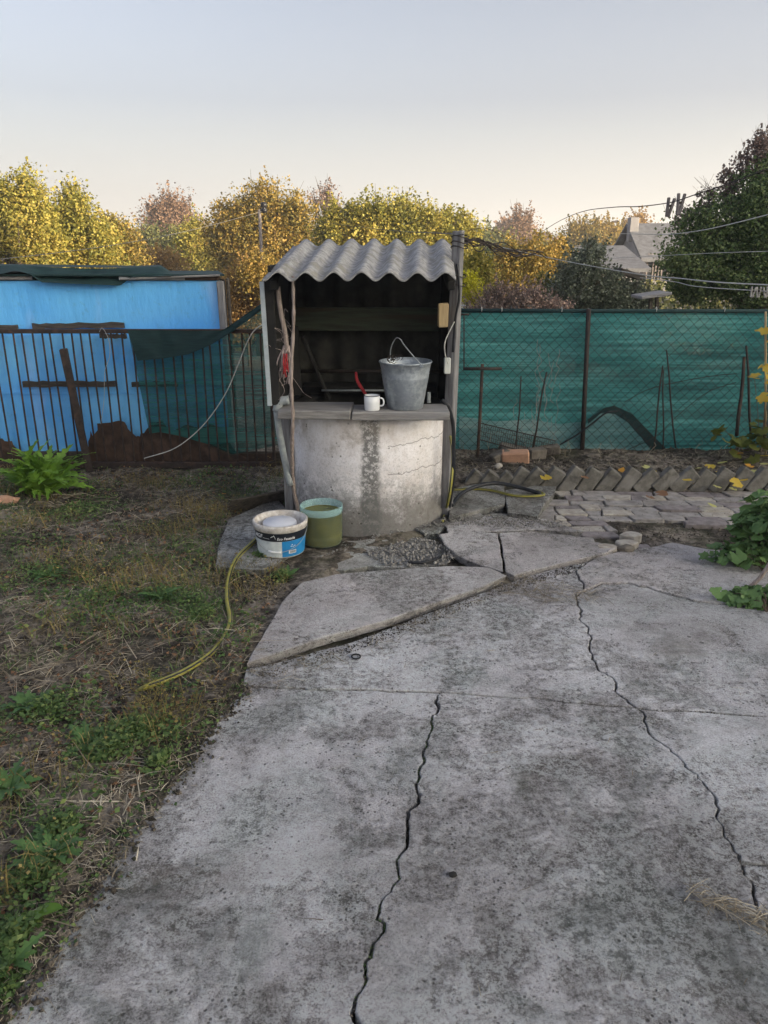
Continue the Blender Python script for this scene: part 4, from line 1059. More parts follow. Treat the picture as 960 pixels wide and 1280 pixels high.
# folded netting on the roof edge
def drape(top, bot, y0, y1, name, mat, parent, n=40, m=6, th=0.006, fold=0.012, seed=1):
    """cloth between two pixel polylines (top/bottom), y0 at top, y1 at bottom"""
    def samp(L_, t_):
        xs_ = [p[0] for p in L_]; X = xs_[0] + (xs_[-1] - xs_[0]) * t_; return X, float(np.interp(X, xs_, [p[1] for p in L_]))
    vs = []; fs = []
    for j in range(m + 1):
        u = j / m
        for i in range(n + 1):
            t_ = i / n; a_ = samp(top, t_); b_ = samp(bot, t_)
            px = a_[0] + (b_[0] - a_[0]) * u; py = a_[1] + (b_[1] - a_[1]) * u
            yy = y0 + (y1 - y0) * u + fold * mnoise.noise(Vector((t_ * 12 + seed, u * 2.5, seed))) + fold * 0.6 * math.sin(u * math.pi) * math.sin(t_ * 31 + u * 3)
            vs.append(V(px, py, yy))
    B = len(vs); vs += [v + Vector((0, th, 0)) for v in vs]; W_ = n + 1
    for j in range(m):
        for i in range(n):
            a_ = j * W_ + i; fs.append((a_, a_ + 1, a_ + W_ + 1, a_ + W_)); 
            if th > 0.003: fs.append((B + a_, B + a_ + W_, B + a_ + W_ + 1, B + a_ + 1))
    if th <= 0.003: vs = vs[:B]
    return MB().add(vs, fs).build(name, M[mat], parent, True)
drape([(-80, 330), (0, 332), (20, 331), (60, 334), (120, 336), (175, 334), (200, 333), (215, 342)], [(-80, 345), (0, 343), (20, 338), (38, 343), (52, 353), (100, 355), (150, 357), (165, 346), (215, 345)], SY + 0.10, SY - 0.07, 'folded_net', 'net_dark', shed, 60, 6, 0.008, 0.02)
drape([(-80, 326), (0, 330), (175, 332), (200, 331), (215, 341)], [(-80, 331), (0, 333), (175, 335), (200, 334), (215, 343)], SY + 0.7, SY + 0.10, 'folded_net', 'net_dark', shed, 60, 4, 0.008, 0.02, 4)
# laths on the blue wall
def lath(pa, pb_, y, hgt, label, mat='wood_dark', seed=1):
    a_ = V(*pa, y); b_ = V(*pb_, y); r_ = random.Random(seed); vs = []; n = 14
    for i in range(n + 1):
        c = a_.lerp(b_, i / n); j = r_.uniform(-0.004, 0.004); jt = r_.uniform(-.006, .004)
        for dy, dz in ((-0.012, -hgt / 2 + j), (0.012, -hgt / 2 + j), (0.012, hgt / 2 + jt), (-0.012, hgt / 2 + jt)): vs.append(c + Vector((0, dy, dz)))
    fs = [(4 * i + k, 4 * i + (k + 1) % 4, 4 * i + 4 + (k + 1) % 4, 4 * i + 4 + k) for i in range(n) for k in range(4)] + [(3, 2, 1, 0), (4 * n, 4 * n + 1, 4 * n + 2, 4 * n + 3)]
    return MB().add(vs, fs).build('lath', M[mat], shed)
lath((-90, 410), (22, 409), SY - 0.02, 0.035, '')
lath((41, 408), (155, 406), SY - 0.02, 0.038, '', seed=2)
lath((29, 480), (144, 480), FY + 0.10, 0.040, '', seed=3)
lath((165, 480), (222, 480), FY + 0.10, 0.036, '', seed=4)
lath((125, 420), (158, 420), FY + 0.09, 0.03, '', seed=5)

# green net hung on the fence, between the shed and the well
lnet = thing('shade_net', 'dark green shade net draped over the barred fence left of the well', 'net', V(240, 500, FY + 0.05))
drape([(160, 414), (200, 418), (240, 418), (275, 415), (300, 402), (335, 376)], [(187, 542), (200, 540), (225, 545), (262, 556), (290, 568), (350, 556)], FY + 0.026, FY + 0.04, 'net_sheet', 'net_thin', lnet, 60, 12, 0.0, 0.008)
drape([(159, 413), (200, 413), (245, 414), (278, 413), (300, 398), (340, 370)], [(172, 451), (205, 448), (235, 443), (262, 432), (290, 415), (340, 378)], FY - 0.03, FY - 0.045, 'folded_edge', 'net_dark', lnet, 40, 6, 0.006, 0.012, 3)

o = MB().tube(smooth_path([V(124, 415, FY - 0.03), V(128, 410, FY - 0.03), V(136, 425, FY - 0.03), V(137, 445, FY - .03), V(131, 465, FY - .03), V(130, 500, FY - 0.03), V(126, 530, FY - .03)], 6), 0.0016, 4).build('string', M['white_cord'], None, True, True)
prop(o, 'thin pale string looped over the rail of the barred fence', 'string')
o = MB().tube(smooth_path([V(334, 402, FY - 0.06), V(318, 413, FY - 0.05), V(308, 430, FY - 0.04), V(298, 455, FY - 0.04), V(283, 490, FY - 0.05), V(262, 522, FY - 0.06), V(240, 545, FY - 0.08), V(215, 562, FY - 0.10), V(180, 573, FY - 0.12)], 8), 0.0038, 6).build('white_cord', M['white_cord'], None, True, True)
prop(o, 'white cord hanging in a long curve across the green net on the fence', 'cord')

# ------------------------------------------------------------------ RIGHT: chain link fence with shade net
CY = 5.66
cz1 = V(760, 388, CY).z; cx0, cx1 = 0.32, 4.2; cz0 = 0.03
cf = thing('chain_link_fence', 'chain link fence backed with faded green shade net, right of the well', 'fence', (2.2, CY, 0))
MB().tube([(cx0, CY, cz1), (1.5, CY + 0.0, cz1 - 0.004), (cx1, CY, cz1 - 0.008)], 0.014, 8).build('top_rail', M['net_dark'], cf, True)
pp = V(734, 389, CY - 0.02)
MB().tube([V(727, 580, CY - 0.03), V(731, 490, CY - .03), V(736, 386, CY - 0.03)], 0.017, 8).build('post', M['iron'], cf, True)
MB().tube([(3.9, CY - .02, 0), (3.9, CY - .02, cz1)], 0.017, 8).build('post', M['iron'], cf, True)
# wire mesh
mb = MB(); P_ = 0.073; HH = cz1 - 0.012 - cz0; Wd = cx1 - cx0
rw = random.Random(9)
def wires(sgn):
    k = -int(HH / P_) - 1
    while k * P_ < Wd + HH:
        pts = []; nst = int(HH / (P_ / 2))
        for i in range(nst + 1):
            z = cz0 + HH * i / nst; xx = cx0 + k * P_ + sgn * (z - cz0) + (0 if sgn > 0 else 0)
            if cx0 <= xx <= cx1: pts.append((xx + 0.006 * mnoise.noise(Vector((xx * 2, z * 2, 0))), CY - 0.022 + 0.003 * (1 if (i + k) % 2 else -1) * sgn, z))
        if len(pts) > 1: mb.tube(pts, 0.0017, 3, False)
        k += 1
wires(1)
wires(-1)
mb.build('wire_mesh', M['iron'], cf)
# net behind
nxx, nzz = 150, 30; vs = []; fs = []
for j in range(nzz + 1):
    for i in range(nxx + 1):
        x = cx0 + 0.02 + (cx1 - cx0) * i / nxx; z = cz0 - 0.01 + (cz1 - cz0 + .01) * j / nzz
        bel = math.sin(math.pi * j / nzz) * 0.035
        yy = CY + 0.012 + bel * abs(math.sin(x * 1.1)) + 0.012 * mnoise.noise(Vector((x * 1.2 + z * 2, z * 11, 0))) + 0.010 * mnoise.noise(Vector((x * 4, z * 3, 4)))
        vs.append((x, yy, z))
for j in range(nzz):
    for i in range(nxx): a_ = j * (nxx + 1) + i; fs.append((a_, a_ + 1, a_ + nxx + 2, a_ + nxx + 1))
MB().add(vs, fs).build('shade_net', M['net'], cf, True)
# loose flap: dark fold beside a paler slack sheet
M['net_pale'] = net_mat('slack_pale_net', (0.08, 0.22, 0.23), (0.17, 0.34, 0.35), (0.34, 0.50, 0.50), 0.97)
fl = drape([(700, 556), (735, 528), (752, 516), (768, 514), (785, 524), (812, 552)], [(700, 562), (735, 566), (752, 567), (768, 568), (785, 568), (812, 566)], CY - 0.002, CY - 0.004, 'loose_flap', 'net_pale', cf, 30, 6, 0.0, 0.004)
fl = drape([(735, 524), (755, 510), (768, 507), (790, 517), (812, 540), (832, 560)], [(735, 530), (752, 516), (768, 517), (785, 528), (805, 552), (818, 566)], CY - 0.012, CY - 0.006, 'loose_flap', 'net_dark', cf, 30, 4, 0.0, 0.006)
fl['label'] = 'dark rolled hem of the loose flap'
fl = drape([(574, 520), (620, 527), (660, 524), (700, 530), (728, 527)], [(574, 566), (620, 566), (660, 567), (700, 566), (728, 566)], CY + 0.004, CY + 0.004, 'loose_flap', 'net_pale', cf, 30, 6, 0.0, 0.004)
mb = MB()
for px in (627, 702, 820, 905, 602): c = V(px, 387, CY); mb.tube([c + Vector((0, 0.018 * math.cos(q), 0.018 * math.sin(q))) for q in np.linspace(0, 6.28, 9)] , 0.0025, 4)
mb.build('wire_tie', M['white_cord'], cf)

# stakes
def stake(name, label, a_, b_, r_, cat='stake', grp=None, mat='iron', ya=CY - 0.14, yb=CY - 0.09):
    p0_ = V(*a_, ya); p1_ = V(*b_, yb)
    pts = [p0_.lerp(p1_, q) + Vector((0.004 * math.sin(q * 7 + a_[0]), 0, 0)) for q in np.linspace(0, 1, 5)]
    o = MB().tube(pts, [r_, r_, r_ * .95, r_ * .9, r_ * .8], 6).build(name, M[mat], None, True, True); return prop(o, label, cat, grp)
stake('iron_stake', 'straight rusty stake left of the pair behind the metal grille', (645, 562), (652, 470), 0.006)
stake('iron_stake', 'slanting rusty stake right of the pair behind the metal grille', (666, 560), (683, 465), 0.007)
stake('iron_stake', 'left leg of the slim three-stake tripod against the net', (817, 562), (828, 457), 0.006)
stake('iron_stake', 'middle upright of the slim three-stake tripod against the net', (829, 562), (829, 462), 0.0055)
stake('iron_stake', 'tallest, rightmost stake of the slim tripod against the net', (844, 560), (833, 438), 0.006)
stake('iron_stake', 'thick brown stake leaning beside the yellow-leaved vine', (921, 545), (931, 446), 0.013, mat='rust')
stake('iron_stake', 'thin dark stake crossing behind the thick stake by the vine', (939, 550), (933, 432), 0.009)
t = thing('pipe_post', 'rusty post with a horizontal pipe across its top beside the well', 'post', G(597, 580))
MB().tube([V(596, 586, CY - .2), V(600, 520, CY - .2), V(603, 455, CY - .2)], 0.0125, 6).build('post', M['rust'], t, True)
MB().tube([V(579, 461, CY - .23), V(627, 461, CY - .23)], 0.0115, 8).build('pipe', M['iron'], t, True)
MB().tube([V(580, 461, CY - .23), V(580, 394, CY - .1)], 0.005, 6).build('rod', M['iron'], t, True)
MB().tube([V(574, 393, CY - .1), V(586, 393, CY - .1)], 0.008, 6).build('clamp', M['iron'], t, True)
# metal grille
gr = thing('metal_grille', 'dark metal grille propped against the foot of the chain link fence', 'grille', G(650, 575, 0.05))
q4 = [V(601, 529, CY - .12), V(694, 551, CY - .10), V(690, 574, CY - .26), V(598, 549, CY - .2)]
mb = MB(); mb.tube(q4 + [q4[0]], 0.004, 5); mb.build('frame', M['iron'], gr)
mb = MB()
for i in range(36): t_ = i / 35; mb.tube([q4[0].lerp(q4[1], t_), q4[3].lerp(q4[2], t_)], 0.0019, 4, False)
for i in (1, 2, 3): t_ = i / 4; mb.tube([q4[0].lerp(q4[3], t_), q4[1].lerp(q4[2], t_)], 0.0017, 4, False)
mb.build('rods', M['iron'], gr)
# bent rods against the fence
for k, (lab, pts) in enumerate([('upper of two thin bent rods arching across the green net', [(780, 503), (810, 487), (850, 477), (890, 470), (921, 467)]), ('lower of two thin bent rods arching across the green net', [(785, 562), (820, 545), (850, 517), (885, 490), (920, 478)])]):
    o = MB().tube(smooth_path([V(px, py, CY - 0.06) for px, py in pts], 6), 0.0025, 5).build('bent_rod', M['iron'], None, True, True); prop(o, lab, 'rod')
o = MB().tube(smooth_path([V(700, 556, CY - 0.06), V(722, 543, CY - .06), V(742, 528, CY - .06), V(758, 516, CY - .07), V(772, 514, CY - .07)], 6), 0.006, 6).build('bent_rod', M['black_rubber'], None, True, True); prop(o, 'thick dark bent tube along the loose flap of the green net', 'rod')

# bricks and stones in the bed
def rock(name, label, px, py, sz, mat, rot=(0, 0, 0), box=False, cat='stone', z=0.055, grp=None, seed=1):
    p = G(px, py, z); r_ = random.Random(seed)
    Rm = (Matrix.Rotation(R(rot[2]), 3, 'Z') @ Matrix.Rotation(R(rot[1]), 3, 'Y') @ Matrix.Rotation(R(rot[0]), 3, 'X'))
    if box:
        mb = MB().cbox((0, 0, 0), sz, min(sz) * 0.12, Rm, min(sz) * 0.07, r_)
        mb.v = [tuple(Vector(v) + p + Vector((0, sz[1] / 2, sz[2] * 0.42))) for v in mb.v]
    else:
        mb = MB(); import bmesh
        bm = bmesh.new(); bmesh.ops.create_icosphere(bm, subdivisions=2, radius=0.5)
        for v in bm.verts:
            k_ = 1 + 0.38 * mnoise.noise(v.co * 2.2 + Vector((seed * 3.1, 0, 0)))
            v.co = Rm @ Vector((v.co.x * sz[0] * k_, v.co.y * sz[1] * k_, v.co.z * sz[2] * k_)) + p + Vector((0, sz[1] / 2, sz[2] * 0.25))
        bm.verts.index_update()
        mb.add([v.co.copy() for v in bm.verts], [[v.index for v in f.verts] for f in bm.faces]); bm.free()
    return prop(mb.build(name, M[mat], None, False, True), label, cat, grp)
rock('brick', 'pale orange brick lying in the soil bed under the net', 645, 579, (0.19, 0.09, 0.085), 'brick_orange', (8, -3, -8), True, 'brick')
rock('stone', 'dark angular stone left of the orange brick', 626, 578, (0.13, 0.1, 0.07), 'rock', (0, -20, 20), True, seed=2)
rock('brick', 'dark grey brick tilted behind the orange brick', 643, 570, (0.2, 0.1, 0.06), 'brick_grey', (20, 12, 8), True, 'brick', seed=3)
rock('stone', 'dark stone right of the orange brick', 672, 574, (0.12, 0.09, 0.075), 'rock', (0, 0, 10), True, seed=4)
rock('stone', 'long brown stone farthest right of the brick heap', 688, 569, (0.15, 0.09, 0.07), 'rock', (0, -10, -6), True, seed=5)
rock('stone', 'small pale stone half buried before the brick heap', 624, 586, (0.06, 0.05, 0.04), 'path3', seed=6)
rock('stone', 'flat grey stone at the foot of the fence post', 742, 573, (0.12, 0.07, 0.04), 'rock', seed=7)
rock('stone', 'small dark pebble lying alone on the middle paving slab', 566, 1098, (0.022, 0.018, 0.012), 'shade_stone_black', z=0.004, seed=8)
rock('stone', 'brown stone under the bright green plant by the left fence', 4, 632, (0.17, 0.1, 0.07), 'brick_orange', (0, 0, 0), False, z=0.0, seed=9)
rock('stone', 'loose grey lump at the pointed end of the raised slab', 783, 692, (0.09, 0.06, 0.05), 'rock', z=0.0, seed=10)
o = MB().tube([G(445 + 5.5 * math.cos(q), 820.5 + 3 * math.sin(q), 0.006) for q in np.linspace(0, 6.28, 13)], 0.0032, 5).build('washer', M['black_rubber'], None, True, True)
prop(o, 'small black rubber ring lying on the concrete left of centre', 'ring')

# ------------------------------------------------------------------ ground cover (stuff)
def blades(name, n, sampler, Lr, wr, lift, mat, seed, kind='stuff', curl=0.5, label=None):
    r_ = np.random.RandomState(seed); V_ = []; F_ = []; c = 0; tries = 0
    base = []
    while len(base) < n and tries < n * 12:
        tries += 1
        q = sampler(r_)
        if q is not None: base.append(q)
    base = np.array(base); n = len(base)
    ang = r_.uniform(0, 2 * np.pi, n); L = r_.uniform(*Lr, n); wd = r_.uniform(*wr, n); el = r_.uniform(*lift, n)
    d = np.stack([np.cos(ang) * np.cos(el), np.sin(ang) * np.cos(el), np.sin(el)], 1)
    side = np.stack([-np.sin(ang), np.cos(ang), r_.uniform(-.5, .5, n)], 1)
    bend = r_.uniform(-curl, curl, n)[:, None] * np.stack([-np.sin(ang), np.cos(ang), np.zeros(n)], 1)
    p0_ = base; p1_ = base + d * L[:, None] * 0.5 + bend * L[:, None] * 0.25; p2_ = base + d * L[:, None] + bend * L[:, None] * 0.6
    p2_[:, 2] -= L * np.sin(el) * 0.35
    w2 = (side * wd[:, None] / 2)
    vs = np.stack([p0_ - w2, p0_ + w2, p1_ + w2 * .9, p1_ - w2 * .9, p2_ + w2 * .25, p2_ - w2 * .25], 1).reshape(-1, 3)
    i0 = np.arange(n) * 6
    fs = np.concatenate([np.stack([i0, i0 + 1, i0 + 2, i0 + 3], 1), np.stack([i0 + 3, i0 + 2, i0 + 4, i0 + 5], 1)])
    o = link(name, fast_mesh(name, vs, fs), M[mat]); o['kind'] = kind
    if label: o['label'] = label
    return o
slab_polys = []
LEFT_EDGE = [(p.x, p.y) for p in Ln['left']]
def left_of_paving(x, y):
    if y > 2.42:
        e = np.interp(y, [2.42, 2.9, 3.3, 3.5, 3.7], [-0.53, -0.50, -0.42, -0.50, -0.50])
        return x < e - 0.005
    ys_ = [p[1] for p in LEFT_EDGE[::-1]]; xs_ = [p[0] for p in LEFT_EDGE[::-1]]
    return x < np.interp(y, ys_, xs_) - 0.0
SLABL = [(p.x, p.y) for p in [G(x, y) for x, y in [(268, 708), (272, 684), (285, 650), (345, 620), (362, 640), (368, 690), (330, 712)]]]
def samp_left(dens_seed, thr, sc=1.6, ylo=0.9, yhi=5.3, zoff=0.003):
    def f(r_):
        y = ylo + (yhi - ylo) * r_.rand() ** 1.25; x = r_.uniform(-0.36 * y - 1.15, -0.45)
        if not left_of_paving(x, y) or in_poly(x, y, SLABL): return None
        if (x - WX) ** 2 + (y - WY) ** 2 < 0.27: return None
        if mnoise.fractal(Vector((x * sc, y * sc, dens_seed)), 1.0, 2.0, 4) * 1.0 + r_.uniform(-.35, .35) < thr: return None
        return (x, y, ground_h(x, y) + zoff)
    return f
blades('dry_grass', 19000, samp_left(3, -0.05), (0.015, 0.085), (0.001, 0.003), (-0.03, 0.30), 'straw', 1)
blades('dead_stems', 1100, samp_left(11, 0.12, 1.2), (0.08, 0.20), (0.0015, 0.004), (0.0, 0.35), 'straw', 2, curl=0.9)
blades('green_grass', 9000, samp_left(20, 0.24, 1.5), (0.015, 0.06), (0.0015, 0.005), (0.2, 1.3), 'green', 3)
blades('tall_dry_weeds', 5000, samp_left(90, 0.34, 2.2), (0.05, 0.14), (0.001, 0.003), (0.6, 1.4), 'weedy', 23, curl=0.35)
def leafbits(name, n, sampler, sz, mat, seed, up_=0.02):
    r_ = np.random.RandomState(seed); base = []; tries = 0
    while len(base) < n and tries < n * 14:
        tries += 1; q = sampler(r_)
        if q is not None: base.append(q)
    base = np.array(base); n = len(base); base[:, 2] += r_.uniform(0.0, up_, n)
    return leaf_quads(name, base, sz, mat, r_, flat=0.7)
def leaf_quads(name, cen, sz, mat, r_, flat=0.0, parent=None, smoothz=None):
    n = len(cen)
    d = r_.normal(size=(n, 3)); d[:, 2] *= (1 - flat); d /= np.linalg.norm(d, axis=1)[:, None]
    e = r_.normal(size=(n, 3)); e[:, 2] *= (1 - flat); e -= d * (d * e).sum(1)[:, None]; e /= np.linalg.norm(e, axis=1)[:, None]
    nn = np.cross(d, e); s = r_.uniform(sz[0], sz[1], n)[:, None]
    v0 = cen - d * s * 0.5; v1 = cen + e * s * 0.36 + nn * s * 0.12; v2 = cen + d * s * 0.5; v3 = cen - e * s * 0.36 + nn * s * 0.12
    vs = np.stack([v0, v1, v2, v3], 1).reshape(-1, 3); i0 = np.arange(n) * 4
    fs = np.stack([i0, i0 + 1, i0 + 2, i0 + 3], 1)
    return link(name, fast_mesh(name, vs, fs), M[mat], parent)
leafbits('weedy_seedheads', 5000, samp_left(90, 0.34, 2.2), (0.006, 0.016), 'weedy', 24, 0.10)['kind'] = 'stuff'
leafbits('ground_weeds', 9500, samp_left(33, 0.27, 2.0), (0.008, 0.024), 'green', 4, 0.025)['kind'] = 'stuff'
leafbits('leaf_litter', 5000, samp_left(50, -0.05, 2.0), (0.008, 0.022), 'brownleaf', 5, 0.008)['kind'] = 'stuff'
CLP = [(150, 925, .10, 1.0), (170, 915, .08, 1.0), (130, 945, .07, .8), (60, 885, .09, .7), (200, 745, .13, .5), (235, 752, .10, .5), (20, 1175, .05, .8), (10, 1235, .06, 1.0), (40, 1100, .06, .6), (75, 1040, .06, .6), (205, 960, .05, .7), (120, 750, .12, .5), (60, 715, .14, .6), (330, 700, .06, .6), (355, 722, .05, .8), (250, 770, .08, .7), (15, 1290, .05, 1.0), (95, 640, .15, .6)]
CLW = [(G(a_, b_), r0, w_) for a_, b_, r0, w_ in CLP]
def samp_clump(r_):
    c, r0, w_ = CLW[r_.randint(len(CLW))]
    if r_.rand() > w_: return None
    d = r_.normal(size=2) * r0 * 0.55; x, y = c.x + d[0], c.y + d[1]
    if not left_of_paving(x, y) and y > 1: return None
    return (x, y, ground_h(x, y) + 0.004 + max(0, 0.03 * (1 - (d[0]**2 + d[1]**2) / r0**2)) * r_.rand())
leafbits('leafy_weed_clumps', 7000, samp_clump, (0.008, 0.022), 'green', 61, 0.02)['kind'] = 'stuff'
blades('clump_stems', 1600, samp_clump, (0.02, 0.07), (0.001, 0.0025), (0.3, 1.3), 'green', 62)
# clods and crumbs of soil
def crumbs(name, n, sampler, sz, mat, seed):
    r_ = np.random.RandomState(seed); base = []; tries = 0
    while len(base) < n and tries < n * 14:
        tries += 1; q = sampler(r_)
        if q is not None: base.append(q)
    base = np.array(base); n = len(base)
    octv = np.array([(1, 0, 0), (-1, 0, 0), (0, 1, 0), (0, -1, 0), (0, 0, 1), (0, 0, -1)], float)
    octf = np.array([(0, 2, 4), (2, 1, 4), (1, 3, 4), (3, 0, 4), (2, 0, 5), (1, 2, 5), (3, 1, 5), (0, 3, 5)])
    s = (sz[0] + (sz[1] - sz[0]) * r_.rand(n) ** 2.5)[:, None, None]
    vs = base[:, None, :] + octv[None] * s * r_.uniform(0.5, 1.1, (n, 6, 3)) + r_.uniform(-.25, .25, (n, 6, 3)) * s
    fs = (octf[None] + (np.arange(n) * 6)[:, None, None]).reshape(-1, 3)
    o = link(name, fast_mesh(name, vs.reshape(-1, 3), fs), M[mat]); o['kind'] = 'stuff'; return o
crumbs('soil_clods', 12000, samp_left(70, -0.2, 2.5, zoff=0.0), (0.002, 0.020), 'soil', 6)
def samp_bed(r_):
    x = r_.uniform(0.4, 3.6); y = r_.uniform(4.92, 5.75); return (x, y, ground_h(x, y) + 0.002)
crumbs('bed_clods', 3500, samp_bed, (0.003, 0.018), 'soil', 7)
blades('bed_litter', 1800, samp_bed, (0.02, 0.09), (0.001, 0.003), (0, 0.4), 'straw', 8)
def samp_poly(P, z):
    xs_ = [p[0] for p in P]; ys_ = [p[1] for p in P]
    def f(r_):
        x = r_.uniform(min(xs_), max(xs_)); y = r_.uniform(min(ys_), max(ys_))
        return (x, y, z + r_.uniform(-.003, .002)) if in_poly(x, y, P) else None
    return f
PX = lambda L_: [(G(x, y).x, G(x, y).y) for x, y in L_]
RUB = PX([(455, 690), (520, 672), (556, 680), (570, 700), (556, 708), (480, 708)])
crumbs('rubble', 900, samp_poly(RUB, 0.004), (0.003, 0.016), 'gravel', 9)
crumbs('grit', 700, samp_poly(PX([(395, 704), (470, 672), (550, 662), (700, 664), (660, 650), (560, 652)]), 0.03), (0.002, 0.009), 'gravel', 10)
SAND = PX([(575, 655), (620, 645), (690, 650), (720, 664), (600, 664)])
crumbs('sand_grit', 900, samp_poly(SAND, 0.022), (0.0015, 0.007), 'gravel', 11)
PATHP = PX([(640, 646), (696, 611), (960, 612), (960, 690), (800, 690)])
crumbs('path_grit', 1800, samp_poly(PATHP, -0.022), (0.002, 0.010), 'soil', 12)
crumbs('path_dust', 900, samp_poly(PATHP, -0.009), (0.001, 0.004), 'rock', 18)
STEP = PX([(306, 836), (355, 826), (430, 806), (540, 765), (650, 724), (735, 703), (740, 710), (650, 735), (540, 778), (430, 820), (330, 850)])
crumbs('step_grit', 2600, samp_poly(STEP, 0.003), (0.001, 0.006), 'soil', 13)
crumbs('step_gravel', 500, samp_poly(STEP, 0.004), (0.001, 0.007), 'gravel', 26)
DIRT = PX([(308, 838), (360, 828), (440, 808), (520, 776), (640, 730), (690, 722), (640, 742), (520, 790), (430, 826), (350, 860), (306, 858)])
blades('step_straw', 160, samp_poly(DIRT, 0.007), (0.02, 0.09), (0.001, 0.0025), (0, 0.12), 'straw', 14, curl=0.9)
blades('slab_straw', 260, samp_poly(PX([(600, 738), (640, 722), (720, 735), (760, 748), (700, 760), (640, 748)]), 0.008), (0.03, 0.13), (0.001, 0.0028), (0, 0.15), 'straw', 15, curl=1.0)
def scat(r_):
    x = r_.uniform(-0.8, 1.6); y = r_.uniform(0.9, 3.0)
    if left_of_paving(x, y): return None
    return (x, y, 0.004)
crumbs('scattered_grit', 700, scat, (0.0008, 0.0035), 'gravel', 16)
blades('scattered_straw', 60, scat, (0.01, 0.05), (0.0008, 0.002), (0, 0.1), 'straw', 17)
EDGE = [(q.x, q.y) for q in Ln['left'] if 0.8 < q.y < 2.5]
def samp_edge(r_):
    q = EDGE[r_.randint(len(EDGE))]; d = abs(r_.normal()) * 0.035 - 0.03
    return (q[0] + d + r_.normal() * 0.004, q[1] + r_.normal() * 0.01, 0.002 if d > 0 else -0.004)
crumbs('edge_soil', 6000, samp_edge, (0.002, 0.013), 'soil', 19)
leafbits('edge_weeds', 900, samp_edge, (0.006, 0.018), 'green', 20, 0.015)['kind'] = 'stuff'
blades('edge_grass', 1500, samp_edge, (0.01, 0.05), (0.001, 0.003), (0.05, 0.9), 'straw', 21)
CRK = [(q.x, q.y) for nme in ('crackA', 'crackB1', 'crackB2', 'crackB3', 'joint2', 'joint3', 'crackC', 'crackU', 'step') for q in Ln[nme] if q.y > 0.8]
def samp_crack(r_):
    q = CRK[r_.randint(len(CRK))]; return (q[0] + r_.normal() * 0.006, q[1] + r_.normal() * 0.006, -0.004)
crumbs('crack_crumbs', 2600, samp_crack, (0.001, 0.0042), 'rock', 22)
CRA = [(q.x, q.y) for q in Ln['crackA'] if 0.8 < q.y < 2.4]
def samp_moss(r_):
    q = CRA[r_.randint(len(CRA))]
    if mnoise.noise(Vector((q[0] * 5, q[1] * 5, 2))) < -0.05: return None
    return (q[0] + r_.normal() * 0.004, q[1] + r_.normal() * 0.004, -0.008)
leafbits('crack_moss', 900, samp_moss, (0.002, 0.006), 'green', 63, 0.007)['kind'] = 'stuff'
# hay tuft by the right crack
ht = thing('hay_tuft', 'small tuft of dry straw on the concrete by the right-hand crack', 'straw', G(915, 1150))
r_ = np.random.RandomState(4); mb = MB(); rr = random.Random(4)
for k in range(110):
    s0 = rr.random(); c = G(872 + s0 * 90, 1122 + s0 * 36, 0.008) + Vector((rr.gauss(0, .012), rr.gauss(0, .016), rr.uniform(0, .012)))
    a_ = R(-22) + rr.gauss(0, 0.8); L_ = rr.uniform(0.02, 0.085); d = Vector((math.cos(a_), math.sin(a_), rr.uniform(-.1, .15)))
    mb.tube([c - d * L_ / 2, c + Vector((0, 0, 0.004)), c + d * L_ / 2], rr.uniform(0.0005, 0.0011), 3, False)
mb.build('straws', M['straw'], ht)['kind'] = 'stuff'

# ------------------------------------------------------------------ plants
def blade_mesh(name, L, W_, teeth, depth, droop, fold, n=22, tip=0.75, wave=0.0):
    vs = []; fs = []
    for i in range(n + 1):
        t_ = i / n
        env = math.sin(math.pi * min(1, t_ ** tip)) ** 0.8 if 0 < t_ < 1 else 0.0
        ww = W_ * env * (1 - depth * (0.5 + 0.5 * math.cos(2 * math.pi * teeth * t_))) + 0.0015
        x = L * (t_ - 0.12 * droop * t_ * t_); z = L * (droop * (0.75 * t_ - 1.05 * t_ * t_)) + wave * math.sin(t_ * 11)
        back = 0.3 * W_ * depth * (0.5 + 0.5 * math.cos(2 * math.pi * teeth * t_))
        vs += [(x - back, -ww, z + fold * ww), (x, 0, z), (x - back, ww, z + fold * ww)]
    for i in range(n):
        a_ = 3 * i; fs += [(a_, a_ + 3, a_ + 4, a_ + 1), (a_ + 1, a_ + 4, a_ + 5, a_ + 2)]
    return MB().add(vs, fs).mesh(name)
def palmate_mesh(name, s, lobes=5, depth=0.35, cup=0.15, seed=0):
    rr = random.Random(seed); vs = [(0, 0, 0)]; n = lobes * 6
    for i in range(n + 1):
        t_ = i / n; a_ = R(-155) + R(310) * t_
        rad = s * (0.62 + 0.38 * math.cos(a_ / 2)) * (1 - depth * (0.5 - 0.5 * math.cos(2 * math.pi * lobes * (t_)))) * (1 + (0.07 if i % 2 else -0.05))
        vs.append((rad * math.cos(a_) * 1.0 + s * 0.1, rad * math.sin(a_) * 0.85, cup * rad * (abs(math.sin(a_)) - 0.5 + 0.3 * math.cos(a_ * 2.5))))
    fs = [(0, i + 1, i + 2) for i in range(n)]
    return MB().add(vs, fs).mesh(name)
def place(me, name, parent, loc, rot, sc=1.0, mat=None):
    o = bpy.data.objects.new(name, me); C.objects.link(o); o.parent = parent
    o.location = Vector(loc) - OFF[parent]; o.rotation_euler = rot; o.scale = (sc,) * 3; return o
dl = [blade_mesh('dandelion_leaf', 0.13, 0.022, 5, 0.62, 0.35, 0.25), blade_mesh('dandelion_leaf', 0.10, 0.019, 4, 0.55, 0.45, 0.2), blade_mesh('dandelion_leaf', 0.115, 0.02, 6, 0.45, 0.25, 0.3, wave=0.002)]
for m_ in dl: m_.materials.append(M['dandelion'])
